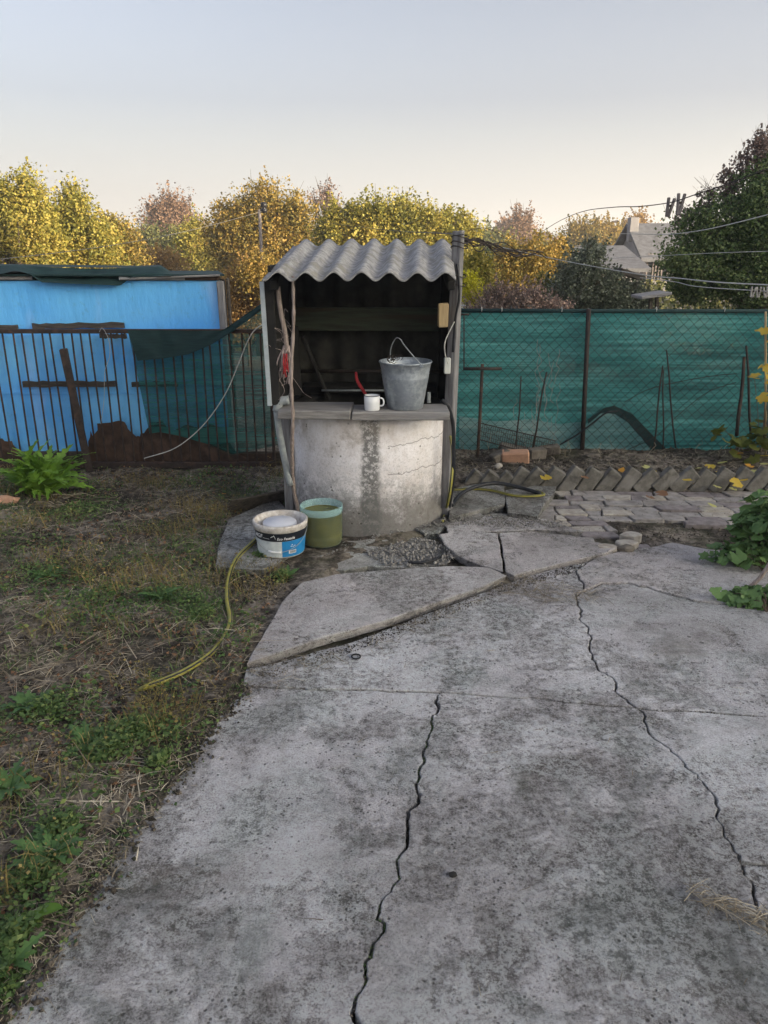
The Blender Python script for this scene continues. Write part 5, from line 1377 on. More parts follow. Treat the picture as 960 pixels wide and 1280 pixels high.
def rosette(name, label, px, py, n, sc, seed, lift=(0.05, 0.55)):
    p = G(px, py); p.z = ground_h(p.x, p.y)
    t = thing(name, label, 'weed', p); rr = random.Random(seed)
    for k in range(n):
        a_ = 2 * math.pi * (k * 0.382 + rr.uniform(-.05, .05))
        off_ = Vector((math.cos(a_), math.sin(a_), 0)) * 0.006
        place(rr.choice(dl), 'leaf', t, p + off_ + Vector((0, 0, 0.006)), (R(rr.uniform(-25, 25)), -rr.uniform(*lift), a_), sc * rr.uniform(0.6, 1.1))
    return t
rosette('dandelion', 'large dandelion rosette nearest the bottom left corner of the concrete', 60, 1068, 22, 0.95, 1)
rosette('dandelion', 'dandelion rosette at the left edge above the largest rosette', 12, 990, 17, 0.85, 2)
rosette('dandelion', 'dandelion rosette in the left grass beside a straw heap', 35, 882, 16, 0.95, 3)
rosette('dandelion', 'dandelion leaves lowest at the left edge of the frame', 12, 1210, 10, 0.7, 4)
rosette('dandelion', 'dandelion tuft in the green patch nearest the concrete edge', 110, 930, 14, 0.85, 5)
rosette('dandelion', 'small leafy rosette beside the yellow hose bend', 200, 748, 14, 0.9, 6)
rosette('dandelion', 'small weed growing beside the paint bucket', 312, 706, 9, 0.45, 7, (0.3, 0.9))
rosette('dandelion', 'small weed at the corner of the slab in front of the paint bucket', 360, 722, 9, 0.55, 8, (0.3, 0.9))
rosette('dandelion', 'small green weed between the path stones', 692, 661, 9, 0.42, 9, (0.2, 0.8))
rosette('dandelion', 'flat weed far left in the grass near the bright plant', 60, 720, 10, 0.8, 10)
# one large fallen leaf
t = thing('dock_leaf', 'large pale green fallen leaf at the lower left grass edge', 'leaf', G(45, 1148, 0.02))
dm = blade_mesh('dock_leaf', 0.12, 0.030, 9, 0.08, 0.2, 0.25); dm.materials.append(M['bright'])
place(dm, 'leaf', t, G(78, 1135, 0.03), (R(15), R(8), R(195)), 0.85)
# bright plant by the fence
fl_ = [blade_mesh('lobed_leaf', 0.34, 0.040, 9, 0.60, 0.55, 0.3, 36, wave=0.006), blade_mesh('lobed_leaf', 0.28, 0.034, 8, 0.60, 0.8, 0.2, 32, wave=0.007), blade_mesh('lobed_leaf', 0.24, 0.036, 7, 0.5, 0.3, 0.4, 28, wave=0.01)]
for m_ in fl_: m_.materials.append(M['bright'])
p = G(52, 618); t = thing('leafy_plant', 'bright green plant with long lobed leaves before the left fence', 'plant', p); rr = random.Random(2)
for k in range(90):
    a_ = 2 * math.pi * (k * 0.382); el = rr.uniform(0.25, 1.5)
    place(rr.choice(fl_), 'leaf', t, p + Vector((rr.uniform(-.07, .07), rr.uniform(-.05, .05), 0.01)), (R(rr.uniform(-40, 40)), -el, a_), rr.uniform(0.8, 1.2) * (1.06 if el > 0.6 else 1.0))
mb = MB()
for k in range(45):
    c = p + Vector((rr.uniform(-.25, .45), rr.uniform(-.28, -.02), 0.012)); pts = [c]; a_ = rr.uniform(0, 6.28)
    for q in range(4): a_ += rr.uniform(-.5, .5); pts.append(pts[-1] + Vector((math.cos(a_) * .05, math.sin(a_) * .03, rr.uniform(-.012, .012))))
    mb.tube(smooth_path(pts, 3), 0.0022, 3)
o = mb.build('dead_stalks', M['straw'], t); o['kind'] = 'stuff'
# leafy shrubs at the right edge
pm = [palmate_mesh('lobed_leaf', 0.036, 5, 0.33, 0.3, 1), palmate_mesh('lobed_leaf', 0.030, 5, 0.4, 0.4, 2), palmate_mesh('lobed_leaf', 0.042, 3, 0.3, 0.25, 3)]
for m_ in pm: m_.materials.append(M['mint'])
def leafy(name, label, base_px, lobes, n, seed, sc=1.0, meshes=pm, stemmat='bark', cat='shrub', inner=0):
    b = G(*base_px); t = thing(name, label, cat, b); rr = random.Random(seed); mb = MB(); ns = 0
    tot = sum(l[3] * l[4] for l in lobes)
    for (px, py, dep, rx, rz) in lobes:
        c = V(px, py, dep); m_ = int(n * rx * rz / tot); tips = []
        for k in range(m_):
            while True:
                q = Vector((rr.uniform(-1, 1), rr.uniform(-1, 1), rr.uniform(-1, 1)))
                if 0.25 < q.length < 1: break
            pt_ = c + Vector((q.x * rx, q.y * rx * 0.8, q.z * rz))
            if pt_.z < 0.015: pt_.z = 0.015 + rr.uniform(0, .03)
            out = math.atan2(q.y, q.x)
            place(rr.choice(meshes), 'leaf', t, pt_, (R(rr.uniform(-35, 35)), R(rr.uniform(-10, 55)), out + rr.uniform(-.9, .9)), sc * rr.uniform(0.65, 1.2))
            if k % 7 == 0: tips.append(pt_)
        for tp in tips: mb.tube(smooth_path([b, (b + tp) / 2 + Vector((0, 0, 0.03)), tp], 3), [0.003] * 3 + [0.002] * 4, 4); ns += 1
    mb.build('stems', M[stemmat], t)
    if inner:
        nr_ = np.random.RandomState(seed); cs = []
        for (px, py, dep, rx, rz) in lobes:
            c = V(px, py, dep); m_ = int(inner * rx * rz / tot); q = nr_.normal(size=(m_, 3)); q = q / np.linalg.norm(q, axis=1)[:, None] * (nr_.rand(m_)[:, None] ** 0.5) * np.array([rx, rx * 0.8, rz]) * 0.95
            cs.append(q + np.array(c))
        cs = np.concatenate(cs); cs[:, 2] = np.maximum(cs[:, 2], 0.012)
        leaf_quads('small_leaves', cs, (0.02, 0.045), 'mint', nr_, 0.45, t)['kind'] = 'stuff'
    return t
leafy('leafy_shrub', 'dense green bush with lobed leaves at the right edge above the concrete', (955, 716), [(938, 662, 3.60, 0.11, 0.10), (912, 692, 3.55, 0.13, 0.045), (955, 640, 3.65, 0.10, 0.12), (948, 690, 3.50, 0.12, 0.08), (975, 665, 3.5, 0.14, 0.16)], 298, 1, 1.25, inner=900)
leafy('leafy_shrub', 'low green bush with lobed leaves spreading on the concrete at the right edge', (958, 765), [(925, 752, 3.12, 0.10, 0.035), (950, 748, 3.12, 0.11, 0.05), (980, 748, 3.1, 0.12, 0.07)], 200, 2, 1.0, inner=350)
o = MB().tube(smooth_path([G(938, 733, 0.01), G(950, 722, 0.05), G(965, 700, 0.14), G(990, 660, 0.3)], 4), 0.010, 7).build('dry_branch', M['stick'], None, True, True)
prop(o, 'grey woody stem between the two green bushes at the right edge', 'branch')
# vine with yellow leaves at the right edge
ym = [palmate_mesh('vine_leaf', 0.060, 5, 0.25, 0.35, 4), palmate_mesh('vine_leaf', 0.05, 3, 0.2, 0.4, 5)]
for m_ in ym: m_.materials.append(M['yleaf'])
gm_ = [palmate_mesh('vine_leaf', 0.065, 5, 0.25, 0.35, 6), palmate_mesh('vine_leaf', 0.055, 3, 0.2, 0.4, 7)]
M['vine'] = leafmat('vine_leaf_green', [(0.2, (0.05, 0.08, 0.02)), (0.55, (0.13, 0.15, 0.03)), (0.9, (0.30, 0.24, 0.04))], 0.3, 0.6, 3.0)
for m_ in gm_: m_.materials.append(M['vine'])
vt = leafy('vine', 'yellow-leaved vine on a thin cane at the right edge by the net', (950, 575), [(950, 470, 5.05, 0.06, 0.06), (955, 408, 5.05, 0.06, 0.05), (962, 500, 5.0, 0.06, 0.05), (975, 450, 5.0, 0.12, 0.3)], 46, 3, 0.9, ym, cat='vine')
MB().tube([G(957, 580), V(957, 390, 5.0)], 0.007, 6).build('cane', M['wood_tan'], vt, True)
leafy('vine', 'low vine with green and yellowing leaves at the foot of the thick stake', (925, 572), [(915, 545, 5.35, 0.16, 0.06), (945, 560, 5.3, 0.16, 0.10), (965, 540, 5.3, 0.15, 0.12)], 70, 4, 0.9, gm_, cat='vine')
# fallen leaves
fm = {}
for nme, mt, s in (('y', 'yleaf', 0.055), ('p', 'paleleaf', 0.05), ('o', 'oleaf', 0.06), ('b', 'brownleaf', 0.055)):
    fm[nme] = palmate_mesh('fallen_leaf', s, 3, 0.18, 0.25, hash(nme) % 9 if False else ord(nme)); fm[nme].materials.append(M[mt])
flv = [('y', 932, 600, 0.09, 'yellow fallen leaf caught on top of the edging bricks right of the bright pair'), ('p', 945, 590, 0.08, 'pale yellow leaf behind the edging, left of the far-right corner'), ('y', 903, 590, 0.08, 'yellow leaf lying behind the edging, above the bright yellow one'),
       ('y', 862, 600, 0.08, 'small yellow leaf behind the edging, left of the bright pair'), ('b', 730, 596, 0.08, 'dull brown leaf on the soil behind the left half of the edging'), ('p', 806, 583, 0.07, 'small pale leaf on the soil above the edging middle'),
       ('y', 918, 604, 0.05, 'bright yellow fallen leaf leaning on the edging bricks near the right edge'), ('p', 917, 611, 0.02, 'pale fallen leaf just below the bright yellow one on the path'), ('p', 897, 609, 0.02, 'pale green fallen leaf left of the bright yellow one on the path'),
       ('p', 888, 631, 0.015, 'pale green fallen leaf flat on the path stones'), ('y', 681, 596, 0.09, 'yellow-green fallen leaf on the leftmost edging bricks'), ('o', 938, 582, 0.075, 'orange fallen leaf behind the edging near the right edge'),
       ('p', 953, 580, 0.075, 'pale yellow leaf beside the orange one behind the edging'), ('o', 925, 567, 0.07, 'large tan fallen leaf at the foot of the low vine'), ('y', 888, 584, 0.07, 'yellow fallen leaf on the soil at the middle of the bed'),
       ('p', 872, 585, 0.07, 'small pale leaf on the soil left of the yellow one'), ('o', 780, 587, 0.07, 'tan fallen leaf on soil behind the edging points'), ('y', 812, 590, 0.075, 'narrow yellow leaf behind the edging points'),
       ('b', 812, 621, 0.02, 'dry brown fallen leaf curled on the path stones'), ('b', 825, 617, 0.02, 'small brown fallen leaf beside the curled one on the path'), ('p', 905, 578, 0.07, 'pale tan leaf lying under the stakes in the bed'), ('y', 958, 570, 0.08, 'yellow leaf at the far right under the vine'),
       ('o', 280, 617, 0.01, 'small orange leaf lying on bare soil left of the well')]
rr = random.Random(6)
for key, px, py, z, lab in flv:
    o = bpy.data.objects.new('fallen_leaf', fm[key]); C.objects.link(o); o.location = G(px, py, z + 0.006)
    o.rotation_euler = (R(rr.uniform(-14, 14)), R(rr.uniform(-14, 14)), rr.uniform(0, 6.28)); s = rr.uniform(0.6, 0.95) * (0.5 if px < 400 else 1); o.scale = (s, s, s)
    if px == 918: o.rotation_euler = (R(35), 0, 0.4); o.scale = (1.1,) * 3
    prop(o, lab, 'leaf', 'fallen autumn leaves')
# dry twigs / wisps at the foot of the net
mb = MB()
for k in range(60):
    x = rr.uniform(0.6, 3.4); c = Vector((x, CY - rr.uniform(.05, .25), 0.05)); pts = [c]
    for q in range(3): pts.append(pts[-1] + Vector((rr.uniform(-.04, .04), rr.uniform(-.02, .02), rr.uniform(.0, .07) if k % 3 else rr.uniform(0, .02))))
    mb.tube(smooth_path(pts, 3), 0.0013, 3)
o = mb.build('dry_twigs', M['straw']); o['kind'] = 'stuff'

mb = MB(); rr = random.Random(77)
for k in range(16):
    px, py = rr.uniform(640, 705), rr.uniform(420, 520); pts = [V(px, py, CY - 0.03)]
    for q in range(6): px += rr.uniform(-5, 6); py += rr.uniform(3, 14); pts.append(V(px, py, CY - 0.035 - rr.uniform(0, .02)))
    mb.tube(smooth_path(pts, 3), 0.0012, 3)
o = mb.build('dry_tendrils', M['rope']); o['kind'] = 'stuff'
# ------------------------------------------------------------------ washing lines and pegs, wires
M['wire_grey'] = simple('old_wire', (0.16, 0.16, 0.16), (0.09, 0.09, 0.09), 20)
def wire(name, label, pts, r_, mat='iron', cat='wire', n=8):
    o = MB().tube(smooth_path(pts, n), r_, 5).build(name, M[mat], None, True, True); return prop(o, label, cat)
wire('washing_line', 'dark washing line carrying the two big grey pegs against the sky', [V(672, 293, 6.2), V(700, 276, 5.0), V(730, 264, 4.2), V(768, 259, 3.5), V(800, 258, 3.1), V(838, 253, 2.8), V(870, 243, 2.6), V(915, 228, 2.4), V(1000, 196, 2.1)], 0.0018, 'iron', 'washing line')
wire('washing_line', 'pale washing line rising to the right across the dark tree', [V(776, 292, 6.2), V(830, 293, 5.0), V(870, 289, 4.0), V(910, 281, 3.4), V(1000, 258, 2.8)], 0.0022, 'white_cord', 'washing line')
wire('washing_line', 'thin pale line crossing the middle of the dark tree', [V(760, 323, 6.0), V(840, 319, 5.0), V(900, 316, 4.2), V(1000, 313, 3.6)], 0.0016, 'white_cord', 'washing line')
wire('washing_line', 'thick pale washing line low across the dark tree', [V(600, 303, 8.0), V(700, 325, 6.2), V(800, 343, 4.8), V(850, 348, 4.2), V(900, 353, 3.6), V(1000, 358, 3.2)], 0.0030, 'white_cord', 'washing line')
wire('washing_line', 'lowest pale washing line holding three small pegs', [V(800, 347, 6.0), V(842, 352, 5.0), V(870, 358, 4.2), V(940, 363, 3.8), V(1000, 366, 3.6)], 0.0022, 'white_cord', 'washing line')
M['peg'] = simple('grey_plastic_peg', (0.14, 0.125, 0.13), (0.08, 0.07, 0.075), 40, 0.6, 0.2, 0.001)
M['peg2'] = simple('weathered_wood_peg', (0.34, 0.33, 0.31), (0.2, 0.19, 0.18), 40, 0.8, 0.3, 0.001)
def peg(label, px, py, Y, L, tilt, mat, grp):
    c = V(px, py, Y); t = thing('clothes_peg', label, 'clothes peg', c, grp)
    for s in (-1, 1):
        mb = MB().cbox((0, 0, 0), (0.010 if L > .05 else .008, 0.008, L), 0.002)
        Rm = Matrix.Rotation(R(tilt), 3, 'Y') @ Matrix.Rotation(R(7 * s), 3, 'Y')
        mb.v = [tuple(Rm @ (Vector(v) + Vector((0.0065 * s, 0, 0)))  + c) for v in mb.v]; mb.build('jaw', mat, t)
    mb = MB().tube([c + Vector((0, -0.007, 0.004)), c + Vector((0, 0.007, 0.004))], 0.004, 8); mb.build('spring', M['iron'], t)
peg('grey plastic peg hanging on the dark washing line, left of two', 837, 259, 2.8, 0.062, 8, M['peg'], 'pegs on the dark washing line')
peg('grey plastic peg hanging on the dark washing line, right of two', 850, 255, 2.76, 0.068, 4, M['peg'], 'pegs on the dark washing line')
for i, (px, lab) in enumerate([(941, 'leftmost small weathered peg on the lowest washing line'), (948, 'middle small weathered peg on the lowest washing line'), (957, 'rightmost small weathered peg on the lowest washing line')]):
    peg(lab, px, 365, 3.75, 0.05, 6 - i * 8, M['peg2'], 'pegs on the lowest washing line')
wire('overhead_wire', 'long pale wire running left from the thin utility pole', [V(329, 264, 24), V(250, 285, 20), V(150, 305, 15), V(0, 324, 12), V(-150, 335, 10)], 0.006, 'wire_grey', 'wire')
wire('overhead_wire', 'long pale wire running right from the thin utility pole past the well roof', [V(331, 264, 24), V(400, 277, 18), V(480, 287, 10), V(560, 292, 4.6), V(575, 293, 4.3)], 0.003, 'wire_grey', 'wire')
wire('overhead_wire', 'short dark wire arching off the top of the well post', [V(573, 291, 4.3), V(590, 287, 4.5), V(605, 285, 4.8), V(620, 290, 5.2), V(630, 296, 5.4)], 0.002, 'iron', 'wire')
up_ = thing('utility_pole', 'thin pale utility pole with an insulator in front of the golden tree', 'pole', V(331, 345, 24.0) * 1.0)
b_ = V(331, 400, 24.0)
MB().tube([Vector((b_.x, 24, -1.8)), Vector((b_.x, 24, V(330, 262, 24).z))], [0.06, 0.045], 8).build('pole', M['pole'], up_, True)
MB().lathe([(0.03, 0), (0.09, 0.02), (0.09, 0.10), (0.05, 0.14), (0.09, 0.17), (0.09, 0.26), (0.04, 0.3)], V(330, 264, 24) - Vector((0, 0, 0.05)), 10).build('insulator', M['enamel_edge'], up_, True)
# tangled dry vine on the post top
mb = MB(); rr = random.Random(17)
for k in range(9):
    a0 = V(577, 300 + rr.uniform(-6, 8), 4.3); ln = rr.uniform(20, 115); pts = [a0]
    for q in range(1, 7):
        t_ = q / 6; pts.append(V(577 + ln * t_, 300 + (18 if ln > 40 else 4) * t_ + rr.uniform(-6, 6), 4.3 + 0.8 * t_ * ln / 110))
    mb.tube(smooth_path(pts, 4), rr.uniform(0.002, 0.0045), 4)
o = mb.build('dry_vine', M['iron'], None, False, True); prop(o, 'tangle of bare dark vine stems trailing right from the well post top', 'vine')
for k, (px, py) in enumerate([(592, 281), (600, 284), (585, 276)]): pass

# ------------------------------------------------------------------ TREES
def tree(name, label, cat, Y, base_px, lobes, nleaf, leaf, mat, seed, group=None, trunk=0.12, twigs=0.0, clump=0.34, zb=None, fill=0.45, per=34, limbs=14, shoots=70):
    """lobes: pixel ellipses (px, py, rx, ry) at distance Y (+dy)"""
    nr = np.random.RandomState(seed); rr = random.Random(seed)
    nleaf = int(nleaf * 1.7); leaf = (leaf[0] * 0.62, leaf[1] * 0.68); per = 85; clump = clump * 1.12
    gx = V(base_px, 330, Y).x; z0 = terrain_z(gx, Y) if zb is None else zb
    t = thing(name, label, cat, (gx, Y, z0), group)
    sc_ = V(481, 330, Y).x * 1.0
    kpx = abs(V(580, 330, Y).x - V(480, 330, Y).x) / 100.0
    cen = []; tot = sum(l[2] * l[3] for l in lobes); cl = []
    for l in lobes:
        c = V(l[0], l[1], Y + (l[4] if len(l) > 4 else 0)); rx, rz = l[2] * kpx, l[3] * kpx
        m_ = max(6, int(nleaf / per * l[2] * l[3] / tot))
        d = nr.normal(size=(m_, 3)); d /= np.linalg.norm(d, axis=1)[:, None]
        rad = nr.rand(m_) ** fill
        wob = np.array([1 + 0.50 * mnoise.noise(Vector((*(d_ * 1.7), )) + Vector((seed * 1.3, l[0] * 0.1, 0))) + 0.42 * mnoise.noise(Vector((*(d_ * 4.6), )) + Vector((seed * 2.3, l[0] * 0.1, 9))) for d_ in d])
        q = d * (rad * wob)[:, None] * np.array([rx, rx * 0.85, rz]) * 0.92 + np.array(c)
        cl.append(q); cs = clump * kpx * 22
        n_ = nr.poisson(per, m_); 
        idx = np.repeat(np.arange(m_), n_)
        cen.append(q[idx] + np.clip(nr.normal(size=(len(idx), 3)), -1.7, 1.7) * cs * np.array([1, 1, 0.8]) * (0.5 + nr.rand(m_)[idx])[:, None])
    cen = np.concatenate(cen); cl = np.concatenate(cl)
    # leafy shoots that stand out of the outline
    zc = cl[:, 2].mean(); hi = cl[cl[:, 2] > zc]
    if shoots:
        for k in range(shoots):
            b_ = hi[nr.randint(len(hi))]; L_ = nr.uniform(9, 26) * kpx; m2 = int(26 * L_ / (16 * kpx))
            dv = np.array([nr.normal() * 0.35, nr.normal() * 0.3, 1.0]); tt_ = nr.rand(m2)
            cen = np.concatenate([cen, b_ + dv * (tt_ * L_)[:, None] + nr.normal(size=(m2, 3)) * kpx * (2.2 * (1.15 - tt_))[:, None]])
    leaf_quads('crown', cen, leaf, mat, nr, 0.15, t)
    # trunk and limbs
    top = max(cl[:, 2]); mid = Vector((gx, Y, z0 + (top - z0) * 0.38))
    ap = Vector((cl[:, 0].mean(), Y, top - 0.12 * (top - z0)))
    tr = smooth_path([Vector((gx, Y, z0 - 0.1)), mid, ap], 6)
    MB().tube(tr, [trunk * (1 - 0.85 * i / (len(tr) - 1)) + 0.006 for i in range(len(tr))], 8).build('trunk', M['bark'], t, True)
    mb = MB()
    for k in range(limbs):
        a_ = tr[rr.randrange(3, len(tr) - 1)]; e = Vector(cl[rr.randrange(len(cl))])
        mb.tube(smooth_path([a_, a_.lerp(e, 0.5) + Vector((0, 0, 0.06 * (e - a_).length)), e], 4), [trunk * f for f in (0.33, 0.3, 0.27, 0.24, 0.2, 0.16, 0.12, 0.09, 0.06)], 5)
    mb.build('limbs', M['bark'], t)
    if twigs:
        mb = MB()
        for k in range(int(twigs)):
            e = Vector(cl[rr.randrange(len(cl))]); d = (e - mid).normalized() + Vector((rr.uniform(-.5, .5), rr.uniform(-.5, .5), rr.uniform(-.1, .6)))
            L_ = rr.uniform(8, 22) * kpx; mb.tube([e - d * L_ * 0.6, e + d * L_ * .3 + Vector((rr.uniform(-.1, .1), 0, 0)), e + d * L_], [0.10 * kpx * 4, 0.07 * kpx * 4, 0.03 * kpx * 4], 3, False)
        mb.build('twigs', M['bark'], t)['kind'] = 'stuff'
    return t
LM = {
 'ygreen': leafmat('yellow_green_foliage', [(0.1, (0.10, 0.115, 0.03)), (0.4, (0.24, 0.235, 0.05)), (0.65, (0.40, 0.34, 0.07)), (0.9, (0.54, 0.42, 0.11))], 0.35),
 'golden': leafmat('golden_foliage', [(0.1, (0.11, 0.11, 0.03)), (0.4, (0.25, 0.20, 0.05)), (0.65, (0.38, 0.26, 0.06)), (0.9, (0.50, 0.33, 0.10))], 0.35),
 'orange': leafmat('orange_foliage', [(0.1, (0.18, 0.12, 0.045)), (0.45, (0.36, 0.22, 0.07)), (0.85, (0.48, 0.32, 0.12))], 0.35),
 'russet': leafmat('russet_foliage', [(0.1, (0.13, 0.085, 0.06)), (0.45, (0.24, 0.145, 0.09)), (0.85, (0.34, 0.22, 0.14))], 0.3),
 'olive': leafmat('olive_foliage', [(0.1, (0.07, 0.085, 0.035)), (0.45, (0.15, 0.165, 0.055)), (0.85, (0.27, 0.25, 0.08))], 0.3),
 'dark': leafmat('dark_green_foliage', [(0.1, (0.035, 0.065, 0.02)), (0.45, (0.11, 0.165, 0.055)), (0.85, (0.25, 0.29, 0.11))], 0.25),
 'grey': leafmat('grey_green_foliage', [(0.1, (0.055, 0.065, 0.045)), (0.45, (0.12, 0.14, 0.09)), (0.85, (0.26, 0.28, 0.22))], 0.25),
 'mauve': leafmat('mauve_foliage', [(0.1, (0.09, 0.08, 0.065)), (0.45, (0.22, 0.17, 0.15)), (0.85, (0.42, 0.28, 0.22))], 0.25),
 'lemon': leafmat('lemon_foliage', [(0.1, (0.38, 0.36, 0.02)), (0.85, (0.62, 0.58, 0.04))], 0.4),
 'fir': leafmat('fir_foliage', [(0.1, (0.02, 0.035, 0.02)), (0.85, (0.05, 0.075, 0.04))], 0.1),
}
M.update(LM)
tree('deciduous_tree', 'tall yellow-green tree at the far left edge behind the blue shed', 'tree', 21, 20, [(35, 255, 26, 42), (20, 290, 45, 55), (-10, 270, 40, 45), (45, 300, 40, 50), (-60, 290, 60, 70)], 26000, (0.07, 0.15), 'ygreen', 1, trunk=0.16)
tree('deciduous_tree', 'pointed yellow-green tree second from the left behind the blue shed', 'tree', 22, 95, [(96, 262, 16, 30), (95, 300, 38, 48), (120, 310, 34, 42), (70, 305, 30, 45)], 18000, (0.07, 0.15), 'ygreen', 2, trunk=0.15)
tree('deciduous_tree', 'orange-tinged tree right of the pointed yellow-green tree', 'tree', 24, 148, [(140, 300, 18, 32), (150, 320, 24, 36), (165, 340, 20, 25)], 9000, (0.07, 0.14), 'golden', 3, trunk=0.12)
tree('deciduous_tree', 'round russet tree on the skyline left of the utility pole', 'tree', 62, 213, [(212, 272, 27, 24), (195, 290, 16, 14), (235, 288, 16, 16), (214, 290, 30, 18)], 9000, (0.18, 0.34), 'russet', 4, trunk=0.3, twigs=60)
tree('deciduous_tree', 'dark olive tree below the round russet tree', 'tree', 46, 190, [(185, 312, 26, 22), (210, 318, 26, 22), (170, 325, 16, 18), (225, 305, 16, 14)], 7000, (0.14, 0.26), 'olive', 5, trunk=0.25)
tree('deciduous_tree', 'bushy orange tree just above the shed roof beside the olive trees', 'tree', 30, 192, [(192, 335, 30, 24), (165, 345, 20, 20), (215, 350, 24, 20)], 7000, (0.10, 0.2), 'orange', 6, trunk=0.18)
tree('deciduous_tree', 'light green tree between the russet tree and the golden tree', 'tree', 34, 243, [(243, 305, 20, 26), (250, 335, 26, 34), (230, 345, 22, 26)], 9000, (0.10, 0.2), 'ygreen', 7, trunk=0.18)
tree('deciduous_tree', 'large spreading golden walnut-like tree behind the utility pole', 'tree', 28, 322, [(300, 275, 32, 30), (335, 262, 36, 30), (365, 280, 30, 34), (280, 300, 26, 36), (320, 315, 58, 46), (375, 310, 26, 34), (310, 350, 50, 40)], 34000, (0.08, 0.17), 'golden', 8, trunk=0.22, twigs=40)
tree('deciduous_tree', 'bare-topped grey tree between the golden tree and the yellow-green tree', 'tree', 36, 408, [(408, 262, 12, 12), (412, 275, 18, 14)], 900, (0.08, 0.16), 'mauve', 9, trunk=0.14, twigs=110)
tree('deciduous_tree', 'wide yellow-green tree directly behind the well roof', 'tree', 23, 480, [(430, 285, 28, 26), (470, 272, 34, 24), (510, 274, 36, 24), (545, 285, 30, 26), (580, 290, 22, 20), (480, 310, 70, 40), (560, 315, 40, 36), (410, 300, 18, 26)], 34000, (0.07, 0.15), 'ygreen', 10, trunk=0.2, twigs=70)
tree('bush', 'orange-yellow bush showing in the gap between the shed and the well', 'bush', 17.5, 305, [(300, 365, 26, 24), (315, 352, 18, 22), (325, 385, 26, 22), (295, 400, 24, 20)], 9000, (0.05, 0.10), 'orange', 11, trunk=0.04)
tree('bush', 'golden bush low behind the green net corner left of the well', 'bush', 17, 335, [(320, 345, 16, 18), (340, 360, 18, 24)], 4000, (0.05, 0.10), 'golden', 12, trunk=0.04)
tree('bush', 'golden yellow bush beyond the chain link fence right of the well', 'bush', 17, 655, [(640, 335, 34, 28), (675, 330, 28, 28), (625, 355, 28, 22), (660, 355, 44, 22), (698, 318, 12, 20)], 13000, (0.05, 0.11), 'golden', 13, trunk=0.08)
tree('bush', 'small yellow-green bush beside the tall well post', 'bush', 10, 592, [(592, 345, 12, 20), (600, 350, 14, 16)], 2500, (0.03, 0.07), 'ygreen', 14, trunk=0.03)
tree('bush', 'lemon yellow flowering clump beside the tall well post', 'bush', 8.5, 586, [(586, 362, 9, 9), (590, 372, 9, 8)], 1200, (0.02, 0.045), 'lemon', 15, trunk=0.02)
tree('bush', 'small dark conifer bush beyond the fence near the well post', 'bush', 19, 612, [(612, 340, 9, 16), (605, 350, 12, 12)], 2500, (0.05, 0.09), 'fir', 16, trunk=0.04)
tree('bush', 'shaded grey-green shrub behind the centre fence post', 'bush', 9.0, 735, [(725, 340, 26, 22), (745, 365, 40, 26), (712, 370, 30, 22), (740, 318, 18, 14), (770, 385, 30, 20)], 9000, (0.03, 0.065), 'grey', 17, trunk=0.05, twigs=60)
tree('bush', 'reddish grey thicket behind the fence right of the well', 'bush', 8.2, 640, [(620, 380, 30, 13), (655, 378, 28, 13), (600, 385, 20, 12), (690, 385, 24, 10)], 3200, (0.02, 0.05), 'mauve', 18, trunk=0.03, twigs=130)
tree('bush', 'low green bush beside the reddish thicket behind the fence', 'bush', 9.5, 690, [(683, 370, 14, 14), (695, 378, 12, 10)], 1500, (0.03, 0.06), 'olive', 19, trunk=0.03)
tree('bush', 'pale grey shrub in front of the grey house', 'bush', 9.5, 790, [(785, 370, 20, 18), (800, 382, 26, 14), (765, 360, 14, 16)], 3500, (0.03, 0.06), 'grey', 20, trunk=0.03, twigs=50)
tree('deciduous_tree', 'large dark green tree with reddish top at the right edge behind the washing lines', 'tree', 9.6, 960, [(900, 330, 62, 50), (870, 345, 40, 40), (940, 300, 60, 60), (885, 290, 40, 34), (960, 350, 70, 60), (1010, 270, 80, 90), (960, 250, 40, 40), (850, 325, 28, 20)], 42000, (0.035, 0.075), 'dark', 21, trunk=0.11, twigs=30, zb=-0.1)
tree('deciduous_tree', 'sparse reddish tree top rising above the dark tree at the right edge', 'tree', 10.2, 950, [(945, 215, 34, 30), (905, 245, 24, 24), (955, 185, 20, 24), (882, 258, 10, 24), (925, 262, 30, 22), (858, 272, 14, 14)], 3600, (0.035, 0.07), 'mauve', 22, trunk=0.06, twigs=150, zb=-0.1, clump=0.25)
tree('deciduous_tree', 'distant orange tree behind the brown roof right of the well', 'tree', 70, 650, [(648, 290, 18, 12), (650, 305, 24, 12)], 3500, (0.2, 0.36), 'russet', 23, trunk=0.25, twigs=40)
tree('deciduous_tree', 'distant olive-gold tree beside the small spruce', 'tree', 55, 738, [(735, 295, 26, 16), (740, 312, 34, 20), (760, 300, 14, 14)], 7000, (0.16, 0.30), 'golden', 24, trunk=0.25)
tree('deciduous_tree', 'distant narrow orange tree left of the grey house chimney', 'tree', 60, 796, [(796, 290, 12, 14), (790, 305, 20, 14)], 3500, (0.16, 0.30), 'orange', 25, trunk=0.2)
tree('deciduous_tree', 'distant olive tree left of the golden bush beyond the fence', 'tree', 48, 615, [(605, 310, 18, 14), (630, 316, 22, 14), (680, 318, 26, 14)], 5000, (0.14, 0.26), 'olive', 26, trunk=0.2)
tree('deciduous_tree', 'distant hedge-like russet tree on the skyline behind the washing lines', 'tree', 85, 770, [(765, 306, 22, 10), (790, 308, 30, 10), (720, 308, 30, 10)], 4000, (0.24, 0.4), 'russet', 27, trunk=0.25)
